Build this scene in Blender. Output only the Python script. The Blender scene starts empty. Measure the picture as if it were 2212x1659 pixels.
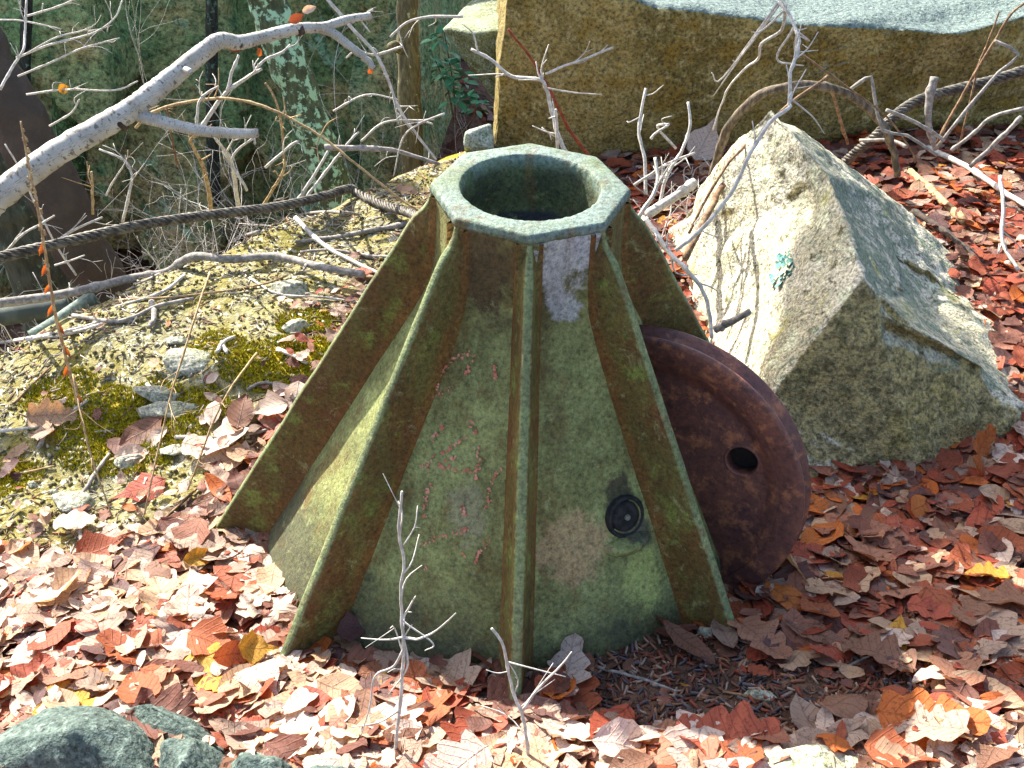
import bpy, bmesh, math, random
import numpy as np
from mathutils import Vector, noise as mn
from mathutils import Euler
from math import radians, sin, cos, pi

random.seed(7); rng = np.random.default_rng(7)
S = bpy.context.scene
COL = S.collection

# ------------------------------------------------------------------ camera
CAM = np.array([-.0024, -1.6328, 1.6375]); PIT = .6664; FOC = 2200.0; YAW = .0063
cd = bpy.data.cameras.new('camera'); co = bpy.data.objects.new('camera', cd); COL.objects.link(co)
co.location = CAM; co.rotation_euler = (pi/2-PIT, 0, YAW)
cd.sensor_width = 36; cd.lens = 36*FOC/2212; cd.clip_start = .05; cd.clip_end = 300
S.camera = co
# ------------------------------------------------------------------ light
SUN_EL = radians(38); SUN_AZ = radians(129)            # azimuth of the sun, counter-clockwise from +x
w = bpy.data.worlds.new('World'); S.world = w; w.use_nodes = True
nt = w.node_tree; bg = nt.nodes['Background']
sk = nt.nodes.new('ShaderNodeTexSky'); sk.sky_type = 'NISHITA'; sk.sun_disc = False
sk.sun_elevation = SUN_EL; sk.sun_rotation = pi/2-SUN_AZ
sk.air_density = 1.0; sk.dust_density = 3.0; sk.ozone_density = .6
nt.links.new(sk.outputs[0], bg.inputs[0]); bg.inputs[1].default_value = .13
sd = bpy.data.lights.new('sun', 'SUN'); so = bpy.data.objects.new('sun', sd); COL.objects.link(so)
sd.energy = 5.0; sd.angle = radians(.5); sd.color = (1, .95, .86)
so.rotation_euler = Vector((cos(SUN_EL)*cos(SUN_AZ), cos(SUN_EL)*sin(SUN_AZ), sin(SUN_EL))).to_track_quat('Z', 'Y').to_euler()
vs = S.view_settings; vs.view_transform = 'Standard'; vs.look = 'None'; vs.gamma = 1; vs.exposure = 1.75
vs.use_curve_mapping = False
S.render.engine = 'CYCLES'

# ------------------------------------------------------------------ pixel <-> world (pixels of a 2212 x 1659 view)
_c, _s, _cy, _sy = cos(PIT), sin(PIT), cos(YAW), sin(YAW)
def ray(px, py):
    px = np.asarray(px, float); py = np.asarray(py, float)
    a = (px-1106)/FOC; b = -(py-829.5)/FOC
    y = _c+b*_s; z = -_s+b*_c
    return np.stack([a*_cy-y*_sy, a*_sy+y*_cy, z], -1)
def at(px, py, y):                                     # point seen at the pixel, at world depth y
    d = ray(px, py); return CAM+d*((y-CAM[1])/d[1])
def proj(P):
    d = np.asarray(P)-CAM
    x = d[..., 0]*_cy+d[..., 1]*_sy; yy = -d[..., 0]*_sy+d[..., 1]*_cy; zz = d[..., 2]
    fw = yy*_c-zz*_s; up = yy*_s+zz*_c
    return 1106+FOC*x/fw, 829.5-FOC*up/fw, fw
def sst(a, b, x):
    t = np.clip((x-a)/(b-a), 0, 1); return t*t*(3-2*t)
# smooth value noise on arrays
_tab = rng.random((256, 256))
def vn(x, y):
    xi = np.floor(x).astype(int); yi = np.floor(y).astype(int); fx = x-xi; fy = y-yi
    fx = fx*fx*(3-2*fx); fy = fy*fy*(3-2*fy)
    g = lambda i, j: _tab[i % 256, j % 256]
    return (g(xi, yi)*(1-fx)+g(xi+1, yi)*fx)*(1-fy)+(g(xi, yi+1)*(1-fx)+g(xi+1, yi+1)*fx)*fy
def fbm(x, y, o=4):
    r = 0; a = .5
    for i in range(o): r = r+a*(vn(x+17*i, y+31*i)-.5); x = x*2.03; y = y*2.03; a *= .5
    return r
def edge_s(x, y):                                      # signed distance past the lip of the mossy ledge
    s = (x+1.5)*-.679+(y-.8)*.734
    return s+.16*fbm(x*2.2+3, y*2.2+9, 3)
def mound(x, y): return np.clip(1-sst(-.95, -.4, x-.3*(y-.5)), 0, 1)*sst(-.25, .25, y)
def gz(x, y):
    x = np.asarray(x, float); y = np.asarray(y, float)
    yn = -np.log1p(np.exp(-y*9))/9                    # smooth min(y,0)
    z = -.085+.075*np.clip(x, -1.6, 1.6)-.30*np.maximum(yn, -1.2)+.02*np.clip(y, 0, 4)
    z = z+.10*np.exp(-((x+.95)/.5)**2-((y-.75)/.5)**2)
    z = z+.05*fbm(x*1.7, y*1.7, 4)+mound(x, y)*(.07*fbm(x*5+40, y*5+11, 4)+.02*fbm(x*24, y*24, 2))
    z = z-.125*np.clip(y-1, 0, 1.4)*sst(-.4, .25, x)
    s = edge_s(x, y)
    z = z-2.1*sst(-.05, 1.3, s)+.42*np.clip(s-1.5, 0, 14)*sst(-1.5, -.5, x+.05*y)
    return z
def G(px, py, h=0.0):                                  # point of the ground seen at the pixel
    d = ray(px, py); t = np.linspace(.8, 9, 700)
    P = CAM+d*t[:, None]; b = P[:, 2] < gz(P[:, 0], P[:, 1])
    i = int(np.argmax(b)) if b.any() else 699
    p = P[i].copy(); p[2] = float(gz(p[0], p[1]))+h
    return p

# ------------------------------------------------------------------ objects
def mesh(name, v, f, m, smooth=True, uv=None):
    me = bpy.data.meshes.new(name)
    v = np.asarray(v, float)
    if isinstance(f, np.ndarray):
        n = f.shape[1]
        me.vertices.add(len(v)); me.vertices.foreach_set('co', v.ravel())
        me.loops.add(f.size); me.loops.foreach_set('vertex_index', f.ravel().astype(np.int32))
        me.polygons.add(len(f)); me.polygons.foreach_set('loop_start', np.arange(0, f.size, n, dtype=np.int32))
        me.polygons.foreach_set('loop_total', np.full(len(f), n, np.int32))
        me.update(calc_edges=True); me.validate()
    else:
        me.from_pydata([tuple(a) for a in v], [], f); me.update()
    if smooth: me.polygons.foreach_set('use_smooth', np.ones(len(me.polygons), bool))
    if uv is not None:
        L = me.uv_layers.new(name='UVMap'); idx = np.empty(len(me.loops), np.int32); me.loops.foreach_get('vertex_index', idx)
        L.data.foreach_set('uv', np.asarray(uv, float)[idx].ravel())
    if m: me.materials.append(m)
    return me
def tag(o, label=None, cat=None, group=None, kind=None):
    if label: o['label'] = label
    if cat: o['category'] = cat
    if group: o['group'] = group
    if kind: o['kind'] = kind
    return o
def link(name, me, parent=None, loc=(0, 0, 0)):
    o = bpy.data.objects.new(name, me); COL.objects.link(o); o.location = loc
    if parent: o.parent = parent
    return o
def thing(name, v, f, m, label, cat, group=None, org=None, smooth=True, uv=None):
    v = np.asarray(v, float); org = v.mean(0) if org is None else np.asarray(org, float)
    return tag(link(name, mesh(name, v-org, f, m, smooth, uv), None, org), label, cat, group)
def empty(name, loc, label, cat, group=None):
    return tag(link(name, None, None, loc), label, cat, group)
def part(name, v, f, m, root, smooth=True, uv=None):   # v in world coordinates, root an unrotated object
    return link(name, mesh(name, np.asarray(v, float)-np.array(root.location), f, m, smooth, uv), root)

# ------------------------------------------------------------------ materials
def hexc(h): 
    c = [int(h[i:i+2], 16)/255 for i in (0, 2, 4)]
    return tuple((x/12.92 if x < .04045 else ((x+.055)/1.055)**2.4) for x in c)+(1,)
class NB:
    def __init__(s, name):
        s.m = bpy.data.materials.new(name); s.m.use_nodes = True; s.t = s.m.node_tree
        s.b = s.t.nodes['Principled BSDF']; s.b.inputs['Roughness'].default_value = .85
        s.b.inputs['Specular IOR Level'].default_value = .3
        s.tc = s.t.nodes.new('ShaderNodeTexCoord'); s.co = s.tc.outputs['Object']
    def set(s, inp, v):
        if hasattr(v, 'is_output') or isinstance(v, bpy.types.NodeSocket): s.t.links.new(v, inp)
        elif isinstance(v, tuple) and len(v) == 3 and len(inp.default_value) == 4: inp.default_value = v+(1,)
        else: inp.default_value = v
    def n(s, ty, **k):
        nd = s.t.nodes.new(ty)
        for a, v in k.items(): setattr(nd, a, v)
        return nd
    def noise(s, sc, det=6, rough=.6, vec=None, dist=0):
        n = s.n('ShaderNodeTexNoise'); n.inputs['Scale'].default_value = sc; n.inputs['Detail'].default_value = det
        n.inputs['Roughness'].default_value = rough; n.inputs['Distortion'].default_value = dist
        s.t.links.new(vec or s.co, n.inputs['Vector']); return n.outputs['Fac']
    def voro(s, sc, out='Distance', feat='F1', vec=None):
        n = s.n('ShaderNodeTexVoronoi', feature=feat); n.inputs['Scale'].default_value = sc
        s.t.links.new(vec or s.co, n.inputs['Vector']); return n.outputs[out]
    def map(s, sc=(1, 1, 1), rot=(0, 0, 0)):
        n = s.n('ShaderNodeMapping'); n.inputs['Scale'].default_value = sc; n.inputs['Rotation'].default_value = rot
        s.t.links.new(s.co, n.inputs['Vector']); return n.outputs[0]
    def ss(s, x, a, b):
        n = s.n('ShaderNodeMapRange', interpolation_type='SMOOTHSTEP'); s.set(n.inputs['Value'], x)
        n.inputs['From Min'].default_value = a; n.inputs['From Max'].default_value = b; return n.outputs[0]
    def ma(s, op, a, b=0.0):
        n = s.n('ShaderNodeMath', operation=op); s.set(n.inputs[0], a); s.set(n.inputs[1], b); return n.outputs[0]
    def mix(s, f, a, b, bt='MIX'):
        n = s.n('ShaderNodeMix', data_type='RGBA', blend_type=bt); s.set(n.inputs['Factor'], f)
        s.set(n.inputs['A'], a); s.set(n.inputs['B'], b); return n.outputs['Result']
    def ramp(s, x, stops, interp='LINEAR'):
        n = s.n('ShaderNodeValToRGB'); n.color_ramp.interpolation = interp; e = n.color_ramp.elements
        while len(e) < len(stops): e.new(.5)
        for el, (p, c) in zip(e, stops): el.position = p; el.color = c
        s.set(n.inputs[0], x); return n.outputs[0]
    def xyz(s, vec=None):
        n = s.n('ShaderNodeSeparateXYZ'); s.t.links.new(vec or s.co, n.inputs[0]); return n.outputs
    def blob(s, c, r, nz=.5, nsc=14, soft=.15, sc=(1, 1, 1)):     # a stain round point c with a ragged edge
        m = s.n('ShaderNodeVectorMath', operation='SUBTRACT'); s.t.links.new(s.co, m.inputs[0]); m.inputs[1].default_value = c
        m2 = s.n('ShaderNodeVectorMath', operation='MULTIPLY'); s.t.links.new(m.outputs[0], m2.inputs[0]); m2.inputs[1].default_value = sc
        l = s.n('ShaderNodeVectorMath', operation='LENGTH'); s.t.links.new(m2.outputs[0], l.inputs[0])
        d = s.ma('ADD', s.ma('DIVIDE', l.outputs['Value'], r), s.ma('MULTIPLY', s.ma('SUBTRACT', s.noise(nsc, 8, .72, dist=.6), .5), nz*2))
        return s.ss(d, 1+soft, 1-soft)
    def col(s, c): s.set(s.b.inputs['Base Color'], c)
    def bump(s, h, st=.5, d=.01):
        n = s.n('ShaderNodeBump'); n.inputs['Strength'].default_value = st; n.inputs['Distance'].default_value = d
        s.set(n.inputs['Height'], h); s.t.links.new(n.outputs[0], s.b.inputs['Normal'])
    def rough(s, v): s.set(s.b.inputs['Roughness'], v)

def rock_mat(name, a, b, c, speck=90, lichen=None, warm=None, bumpd=.01, patch=3.0, top=None):
    k = NB(name)
    n1 = k.noise(patch, 5, .6); n2 = k.noise(speck, 3, .7); n3 = k.noise(speck*.28, 5, .7, dist=.4)
    base = k.mix(k.ss(n1, .38, .62), hexc(a), hexc(b))
    base = k.mix(k.ss(n3, .47, .66), base, hexc(c))
    if warm: base = k.mix(k.ma('MULTIPLY', k.ss(k.noise(patch*2.7, 5), .5, .68), .8), base, hexc(warm))
    if lichen: base = k.mix(k.ss(k.noise(patch*4, 7, .7), .58, .64), base, hexc(lichen))
    if top:                                            # light on upper faces painted into their colour as bluish grey
        ge = k.n('ShaderNodeNewGeometry'); base = k.mix(k.ss(k.ma('ADD', k.xyz(ge.outputs['True Normal'])[2], k.ma('MULTIPLY', k.ma('SUBTRACT', n3, .5), .5)), .45, .75), base, hexc(top))
    sp = k.ramp(n2, [(.33, (.3, .29, .27, 1)), (.48, (.9, .9, .9, 1)), (.66, (1.5, 1.47, 1.4, 1))])
    k.col(k.mix(1.0, base, sp, 'MULTIPLY'))
    k.bump(k.ma('ADD', k.ma('MULTIPLY', n2, .5), k.ma('MULTIPLY', n3, 1.2)), .9, bumpd)
    return k.m
def bark_mat(name, a, b, lich=None, sc=1.0, la=.5):
    k = NB(name); v = k.map((1, 1, .25))
    n = k.noise(40*sc, 6, .65, vec=v); n2 = k.noise(9*sc, 6, .7)
    c = k.mix(k.ss(n, .38, .62), hexc(a), hexc(b))
    if lich:
        c = k.mix(k.ss(k.noise(22*sc, 5, .7), la, la+.06), c, hexc(lich))
    k.col(c); k.bump(k.ma('ADD', n, k.ma('MULTIPLY', n2, .6)), .8, .006/sc); return k.m
def stick_mat(name, a, b):
    k = NB(name); k.col(k.mix(k.ss(k.noise(60, 5, .7), .4, .62), hexc(a), hexc(b))); k.bump(k.noise(160, 3), .5, .002); return k.m

def iron_mat(name, kind):
    k = NB(name); v = k.map((1, 1, .22))
    n1 = k.noise(7, 6, .65); n2 = k.noise(75, 4, .75); n3 = k.noise(16, 6, .7); st = k.noise(11, 4, .6, vec=v)
    green, dark, rust, pale = hexc('7b8250'), hexc('3a3c22'), hexc('59381a'), hexc('9fb48c')
    if kind == 'fin':
        c = k.mix(k.ss(st, .4, .62), hexc('55421f'), hexc('5c582c'))
        c = k.mix(k.ss(n3, .52, .68), c, hexc('667034'))
        c = k.mix(k.ma('MULTIPLY', k.ss(k.noise(9, 5, .7), .52, .7), .75), c, hexc('57311a'))
        geo = k.n('ShaderNodeNewGeometry')
        rt_ = k.n('ShaderNodeAttribute', attribute_name='root').outputs['Fac']; at_ = k.n('ShaderNodeAttribute', attribute_name='edge')
        c = k.mix(k.ma('MULTIPLY', k.ss(k.ma('ADD', rt_, k.ma('MULTIPLY', k.ma('SUBTRACT', st, .5), 1.2)), .45, 1.), .6), c, hexc('6e4420'))
        c = k.mix(k.ma('MULTIPLY', k.ss(k.ma('ADD', at_.outputs['Fac'], k.ma('MULTIPLY', k.ma('SUBTRACT', n3, .5), .6)), .6, 1.), .7), c, hexc('6f7f5a'))
    elif kind == 'rim':
        c = k.mix(k.ss(n1, .36, .62), hexc('5c6a54'), hexc('60706a'))
        c = k.mix(k.ss(n3, .5, .66), c, hexc('4c5a42'))
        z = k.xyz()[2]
        c = k.mix(k.ss(z, .790, .765), c, k.mix(k.ss(n3, .4, .6), hexc('39402f'), hexc('4c563a')))  # bore darkened below the lip, its shade put into the colour
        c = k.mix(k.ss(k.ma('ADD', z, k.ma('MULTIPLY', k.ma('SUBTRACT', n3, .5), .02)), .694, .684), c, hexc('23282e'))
    else:
        c = k.mix(k.ss(n3, .40, .62), green, hexc('666a40'))
        c = k.mix(k.ss(st, .5, .7), c, hexc('5e5630'))
        c = k.mix(k.ma('MULTIPLY', k.ss(n1, .55, .68), .7), c, hexc('8f9a62'))
        # brown stain under the rim, soil splash at the foot
        z = k.xyz()[2]
        c = k.mix(k.ma('MULTIPLY', k.ss(k.ma('ADD', z, k.ma('MULTIPLY', k.ma('SUBTRACT', n1, .5), .5)), .54, .74), .55), c, hexc('4c3f24'))
        c = k.mix(k.ma('MULTIPLY', k.ss(k.ma('ADD', z, k.ma('MULTIPLY', k.ma('SUBTRACT', n3, .5), .3)), .17, .06), .8), c, hexc('35352b'))
        for (cc, r, hx, sc) in BLOBS:
            c = k.mix(k.ma('MULTIPLY', k.blob(cc, r, 1.5, 16, .26, sc), .88), c, k.mix(k.ss(n2, .4, .6), hexc(hx), hexc(hx)))
    c = k.mix(k.ma('MULTIPLY', k.ss(k.noise(26, 5, .7, vec=k.map((1, 1, .07))), .53, .68), .5), c, hexc('5f4220'))
    c = k.mix(k.ma('MULTIPLY', k.ss(k.noise(34, 5, .8), .55, .66), .45), c, hexc('4a3d20'))
    c = k.mix(k.ma('MULTIPLY', k.ss(k.noise(27, 6, .8, dist=.5), .56, .68), .4), c, hexc('98a070'))
    sp = k.ramp(k.noise(120, 4, .8), [(.32, (.42, .42, .42, 1)), (.5, (1, 1, 1, 1)), (.68, (1.55, 1.5, 1.45, 1))])
    c = k.mix(1.0, c, k.ramp(k.noise(4.2, 4, .6), [(.35, (.72, .72, .7, 1)), (.65, (1.2, 1.2, 1.18, 1))]), 'MULTIPLY')
    k.col(k.mix(1.0, c, sp, 'MULTIPLY'))
    k.rough(k.ramp(n3, [(.3, (.55,)*3+(1,)), (.7, (.85,)*3+(1,))]))
    k.bump(k.ma('ADD', k.ma('MULTIPLY', n2, .8), n3), .7, .005); return k.m

# ================================================================== SETTING
def grid_faces(nu, nv, wrap=False):
    i = np.arange(nu-1)[:, None]; j = np.arange(nv if wrap else nv-1)[None, :]; j2 = (j+1) % nv
    return np.stack([i*nv+j, i*nv+j2, (i+1)*nv+j2, (i+1)*nv+j], -1).reshape(-1, 4)
def ground_mat():
    k = NB('ground_soil_and_moss'); xs = k.xyz()
    n1 = k.noise(2.6, 6, .6); n2 = k.noise(60, 5, .7); n3 = k.noise(9, 6, .7)
    soil = k.mix(k.ss(n3, .35, .65), hexc('4a3428'), hexc('7a5c48'))
    att = k.n('ShaderNodeAttribute', attribute_name='mound').outputs['Fac']
    ms = k.n('ShaderNodeAttribute', attribute_name='moss').outputs['Fac']
    grit = k.mix(k.ss(n3, .4, .6), hexc('837f60'), hexc('8f8756'))
    grit = k.mix(k.ss(k.noise(5, 5, .7), .48, .6), grit, hexc('7f7636'))
    grit = k.mix(k.ss(k.noise(30, 4, .7), .56, .62), grit, hexc('b0ad98'))
    c = k.mix(k.ss(k.ma('ADD', att, k.ma('MULTIPLY', k.ma('SUBTRACT', n3, .5), .9)), .4, .6), soil, grit)
    moss = k.mix(k.ss(k.noise(25, 4, .7), .4, .6), hexc('8c7a0a'), hexc('a8960e'))
    c = k.mix(k.ss(k.ma('ADD', ms, k.ma('MULTIPLY', k.ma('SUBTRACT', n3, .5), 1.1)), .4, .55), c, moss)
    sp = k.ramp(n2, [(.32, (.5, .48, .44, 1)), (.5, (.97, .97, .95, 1)), (.68, (1.4, 1.4, 1.4, 1))])
    k.col(k.mix(1.0, c, sp, 'MULTIPLY')); k.bump(k.ma('ADD', n2, n3), 1, .016); return k.m
MOSS = [(590, 790, .17, .10), (660, 690, .10, .07), (280, 930, .22, .08), (470, 740, .10, .05), (120, 850, .12, .06), (40, 1040, .08, .05),
        (700, 760, .08, .1), (800, 400, .15, .05), (985, 335, .12, .04), (420, 880, .1, .05)]
MOSSP = [(G(a, b), r, q) for a, b, r, q in MOSS]
def moss_f(x, y):
    m = np.zeros_like(x)
    for p, r, q in MOSSP: m = np.maximum(m, 1-np.sqrt(((x-p[0])/r)**2+((y-p[1])/(r*.8))**2)*.75)
    return np.clip(m, 0, 1)
u = np.linspace(-1, 1, 361); gx = 45*np.sinh(u*4.6)/np.sinh(4.6)
u = np.linspace(-.72, 1, 381); gy = .35+42*np.sinh(u*4.3)/np.sinh(4.3)
X, Y = np.meshgrid(gx, gy, indexing='ij'); Z = gz(X, Y)
gme = mesh('ground', np.stack([X, Y, Z], -1).reshape(-1, 3), grid_faces(361, 381), ground_mat())
for nm, val in (('mound', mound(X, Y)*(1-sst(.1, .5, edge_s(X, Y)))), ('moss', moss_f(X, Y))):
    a = gme.attributes.new(nm, 'FLOAT', 'POINT'); a.data.foreach_set('value', val.ravel().astype(np.float32))
tag(link('ground', gme), 'leafy soil rising to a mossy ledge on the left', kind='structure')

# cliff of jointed blocks across the ravine
CL = rock_mat('cliff_rock', '7f9c66', 'a8a270', '587c52', 30, lichen='94c09a', warm='c4b47c', bumpd=.06, patch=.9)
cx = np.linspace(-10, 1.2, 300); cz = np.linspace(-3.2, 2.0, 130)
XX, ZZ = np.meshgrid(cx, cz, indexing='ij')
pts = np.stack([rng.uniform(-10, 1.2, 90), rng.uniform(-3.2, 2.0, 90)], 1); off = rng.uniform(-.32, .32, 90); tx = rng.uniform(-.35, .35, 90); tz = rng.uniform(-.25, .15, 90)
xs_ = XX+.12*ZZ+.1*fbm(XX*2, ZZ*2); D2 = (xs_[..., None]-pts[:, 0])**2*1.6+(ZZ[..., None]-pts[:, 1])**2*.35
ci = D2.argmin(-1)
YY = 4.75+1.9*off[ci]+1.5*tx[ci]*(xs_-pts[ci, 0])+tz[ci]*(ZZ-pts[ci, 1])+.10*fbm(XX*5, ZZ*5, 4)+.25*(ZZ+.5)*.3+4.5*np.clip(XX+.8, 0, 3)
cv = np.stack([XX, YY, ZZ], -1).reshape(-1, 3); cf = grid_faces(300, 130)
top = np.stack([cx, np.full(300, 14.), np.full(300, 2.3)], 1)      # the plateau behind the brow
tf = np.array([[i*130+129, (i+1)*130+129, 39000+i+1, 39000+i] for i in range(299)])
tag(link('cliff_face', mesh('cliff_face', np.vstack([cv, top]), np.vstack([cf[:, ::-1], tf]), CL)), 'dark mossy rock cliff across the ravine', kind='structure')

# ------------------------------------------------------------------ rocks
def rock(verts, faces, cuts, amp, sc, seed=0, fine=.0, sm=.5, ridge=0.):
    bm = bmesh.new(); vv = [bm.verts.new(p) for p in verts]
    for f in faces: bm.faces.new([vv[i] for i in f])
    bmesh.ops.recalc_face_normals(bm, faces=bm.faces)
    bmesh.ops.triangulate(bm, faces=bm.faces)
    for _ in range(cuts): bmesh.ops.subdivide_edges(bm, edges=bm.edges, cuts=1, use_grid_fill=True)
    if sm: bmesh.ops.smooth_vert(bm, verts=bm.verts, factor=sm, use_axis_x=True, use_axis_y=True, use_axis_z=True)
    bm.normal_update()
    for v in bm.verts:
        p = v.co*sc+Vector((seed*7.1, seed*3.3, 0))
        d = amp*(mn.fractal(p, 1.0, 2.1, 4)*.7)
        r = mn.noise(p*.8+Vector((9, 2, 5))); d += amp*.6*(abs(r)*-1.2+.2)
        if ridge:                                      # flat chipped facets with sharp steps
            q_ = p*.38+Vector((3, 1, seed)); d_, pts_ = mn.voronoi(q_); f1 = (pts_[0]*3.7); d += ridge*(mn.cell(f1)-.5)*min(1., max(0., (d_[1]-d_[0])*9)); d += ridge*.5*(mn.noise(Vector((p.x*.4-p.z*.3, p.x*.5+p.y*2.2+p.z*2.6, 1.7))))
        if fine: d += fine*mn.fractal(p*7, .9, 2, 3)
        v.co += v.normal*d
    V = np.array([v.co[:] for v in bm.verts]); bm.verts.index_update()
    F = [[v.index for v in f.verts] for f in bm.faces]; bm.free(); return V, np.array(F)
def hull_rock(P, cuts, amp, sc, seed=0, fine=0.):
    bm = bmesh.new(); [bm.verts.new(tuple(p)) for p in P]
    bmesh.ops.convex_hull(bm, input=bm.verts)
    for v in [v for v in bm.verts if not v.link_faces]: bm.verts.remove(v)
    bm.verts.index_update(); V = [v.co[:] for v in bm.verts]; F = [[v.index for v in f.verts] for f in bm.faces]; bm.free()
    return rock(V, F, cuts, amp, sc, seed, fine)

# big quarried block across the back right
BM = rock_mat('block_granite', '8c7c48', '685b2e', '978a5c', 85, warm='7d6626', bumpd=.012, patch=4, top='64736f')
yb = 2.12
F_ = [at(1062, 312, yb), at(1098, -25, yb-.02), at(1330, -12, yb-.02), at(1420, 22, yb-.02), at(1560, 36, yb-.04), at(1720, 54, yb-.05), at(1900, 60, yb-.05), at(2075, 70, yb-.06), at(2300, 8, yb+.02), at(2700, 10, yb+.05), at(2700, 330, yb+.1)]
F_[0][2] -= .03; F_[-1][2] = -.3; F_[0][2] -= .08
Bk = [p+np.array([-.02, 1.25, .10 if i not in (0, 10) else 0]) for i, p in enumerate(F_)]
nF = len(F_); fs = [list(range(nF)), list(range(2*nF-1, nF-1, -1))]+[[i, i+nF, (i+1) % nF+nF, (i+1) % nF] for i in range(nF)]
V, F = rock(F_+Bk, fs, 5, .016, 3.5, 1, .004, .2, .016)
thing('granite_block', V, F, BM, 'huge flat faced golden brown granite block at the back with a sunlit top', 'rock', org=(1, 2.5, -.1))
SM = rock_mat('pale_granite', '8b9385', '9aa596', '6d7a66', 110, lichen='7f9a7a', bumpd=.008, patch=4)
# slab leaning left of the block
P = [at(955, 62, 3.1), at(1040, -30, 3.7), at(1120, -30, 3.7), at(1110, 62, 2.95), at(1030, 74, 2.98), at(1012, 128, 3.15), at(1072, 222, 3.05), at(1120, 230, 3.05), at(1120, 150, 3.6)]
V, F = hull_rock(P, 4, .016, 5, 2, .003)
thing('slab_rock', V, F, rock_mat('slab_granite', '7f8a72', '6a6a3e', '8e9a86', 100, bumpd=.01), 'undercut grey slab with pale lit top poking out left of the big block', 'rock')
P = [at(1000, 318, 2.0), at(1004, 290, 2.0), at(1024, 276, 2.05), at(1062, 268, 2.06), at(1068, 322, 2.0), at(1004, 285, 2.25), at(1062, 280, 2.2), at(1010, 340, 2.25), at(1060, 345, 2.1)]
V, F = hull_rock(P, 3, .008, 12, 3, .002)
thing('stone', V, F, SM, 'small pale stone tucked against the left foot of the big block', 'stone')

# the split boulder on the right
bp = {'A': at(1655, 230, .95), 'B': at(1585, 318, 1.02), 'C': at(1500, 560, 1.0), 'D': at(1520, 780, .62), 'E': at(1672, 852, .24), 'G': at(1866, 602, .32), 'F': at(1792, 380, .66),
      'H': at(1745, 1040, .08), 'I': at(2000, 1035, .10), 'J': at(2140, 1010, .16), 'K': at(2270, 900, .34), 'L': at(2300, 745, .78), 'M': at(1950, 440, 1.1), 'N': at(2110, 600, 1.0),
      'Q': at(2200, 860, .30), 'R': at(2010, 660, .6), 'T': at(1640, 1000, .2), 'U': at(1560, 700, 1.1)}
for q, dz in (('H', -.03), ('I', -.03), ('J', -.03), ('T', -.1)): bp[q][2] += dz
bp['W'] = np.array([.45, 1.45, -.22]); bp['Xx'] = np.array([1.25, 1.2, -.2])
names = list(bp); ix = {n: i for i, n in enumerate(names)}
fl_ = ['A B C D E G F', 'E H I Q G', 'I J K Q', 'G Q K L N R', 'A F G R N M', 'D T H E', 'B A M', ]
V = [bp[n] for n in names]
fsx = [[ix[a] for a in s_.split()] for s_ in fl_]
fsx += [[ix['B'], ix['M'], ix['Xx'], ix['W']], [ix['C'], ix['B'], ix['W']], [ix['M'], ix['N'], ix['Xx']], [ix['N'], ix['L'], ix['Xx']], [ix['D'], ix['C'], ix['W']]]
V, F = rock(V, fsx, 5, .010, 6, 5, .003, .06, .013)
la, lb = at(1880, 640, .42), at(2170, 790, .42)        # the split running across its front: a groove with the upper side proud
for i, p in enumerate(V):
    t_ = np.clip((p-la)@(lb-la)/((lb-la)@(lb-la)), 0, 1); q = la+(lb-la)*t_; dz = (p-q)[2]; dn = np.linalg.norm((p-q)[[0, 2]])
    if p[1] < .75 and 0 < t_ < 1:
        if dn < .07: V[i] = p+np.array([0, .03*math.exp(-(dz/.014)**2), 0])+np.array([0, -.022, 0])*float(sst(0, .015, dz))*(1-dn/.07)
def boulder_mat():
    k = NB('boulder_granite'); n1 = k.noise(5, 6, .65); n2 = k.noise(120, 3, .7); n3 = k.noise(38, 5, .7, dist=.5)
    st = k.noise(14, 5, .65, vec=k.map((.5, 2.2, 2.2), (0, .75, .4)))
    c = k.mix(k.ss(n1, .4, .6), hexc('bab5a2'), hexc('a8a288')) 
    c = k.mix(k.ma('MULTIPLY', k.ss(st, .52, .66), .7), c, hexc('7d8a72'))
    c = k.mix(k.ss(n3, .52, .68), c, hexc('56533a'))
    c = k.mix(k.ss(k.noise(9, 7, .7), .57, .64), c, hexc('c3c5a8'))
    c = k.mix(k.ma('MULTIPLY', k.ss(k.noise(6.3, 6, .7), .58, .66), .55), c, hexc('9a9640'))
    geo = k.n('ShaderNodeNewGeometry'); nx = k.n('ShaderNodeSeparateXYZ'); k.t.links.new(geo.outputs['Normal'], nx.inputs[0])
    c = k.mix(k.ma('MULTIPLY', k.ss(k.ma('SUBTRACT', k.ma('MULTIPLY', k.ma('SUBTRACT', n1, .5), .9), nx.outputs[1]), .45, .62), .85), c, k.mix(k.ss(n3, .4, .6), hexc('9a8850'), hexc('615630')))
    c = k.mix(k.ma('MULTIPLY', k.ss(k.ma('ADD', nx.outputs[0], k.ma('MULTIPLY', k.ma('SUBTRACT', st, .5), 1.6)), .5, .75), .85), c, k.mix(k.ss(st, .42, .6), hexc('46605c'), hexc('6f7d66')))  # right-facing facets darkened blue-green: their shade painted into the colour
    sp = k.ramp(n2, [(.33, (.35, .35, .35, 1)), (.48, (.95, .95, .95, 1)), (.66, (1.6, 1.55, 1.45, 1))])
    k.col(k.mix(1., c, sp, 'MULTIPLY')); k.bump(k.ma('ADD', k.ma('MULTIPLY', n2, .5), k.ma('ADD', k.ma('MULTIPLY', n3, .7), k.ma('MULTIPLY', st, 1.3))), .9, .012); return k.m
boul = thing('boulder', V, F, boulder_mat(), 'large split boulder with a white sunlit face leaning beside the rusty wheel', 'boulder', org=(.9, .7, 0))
from mathutils.bvhtree import BVHTree
BT = BVHTree.FromPolygons([tuple(v) for v in V], F.tolist())
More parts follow.
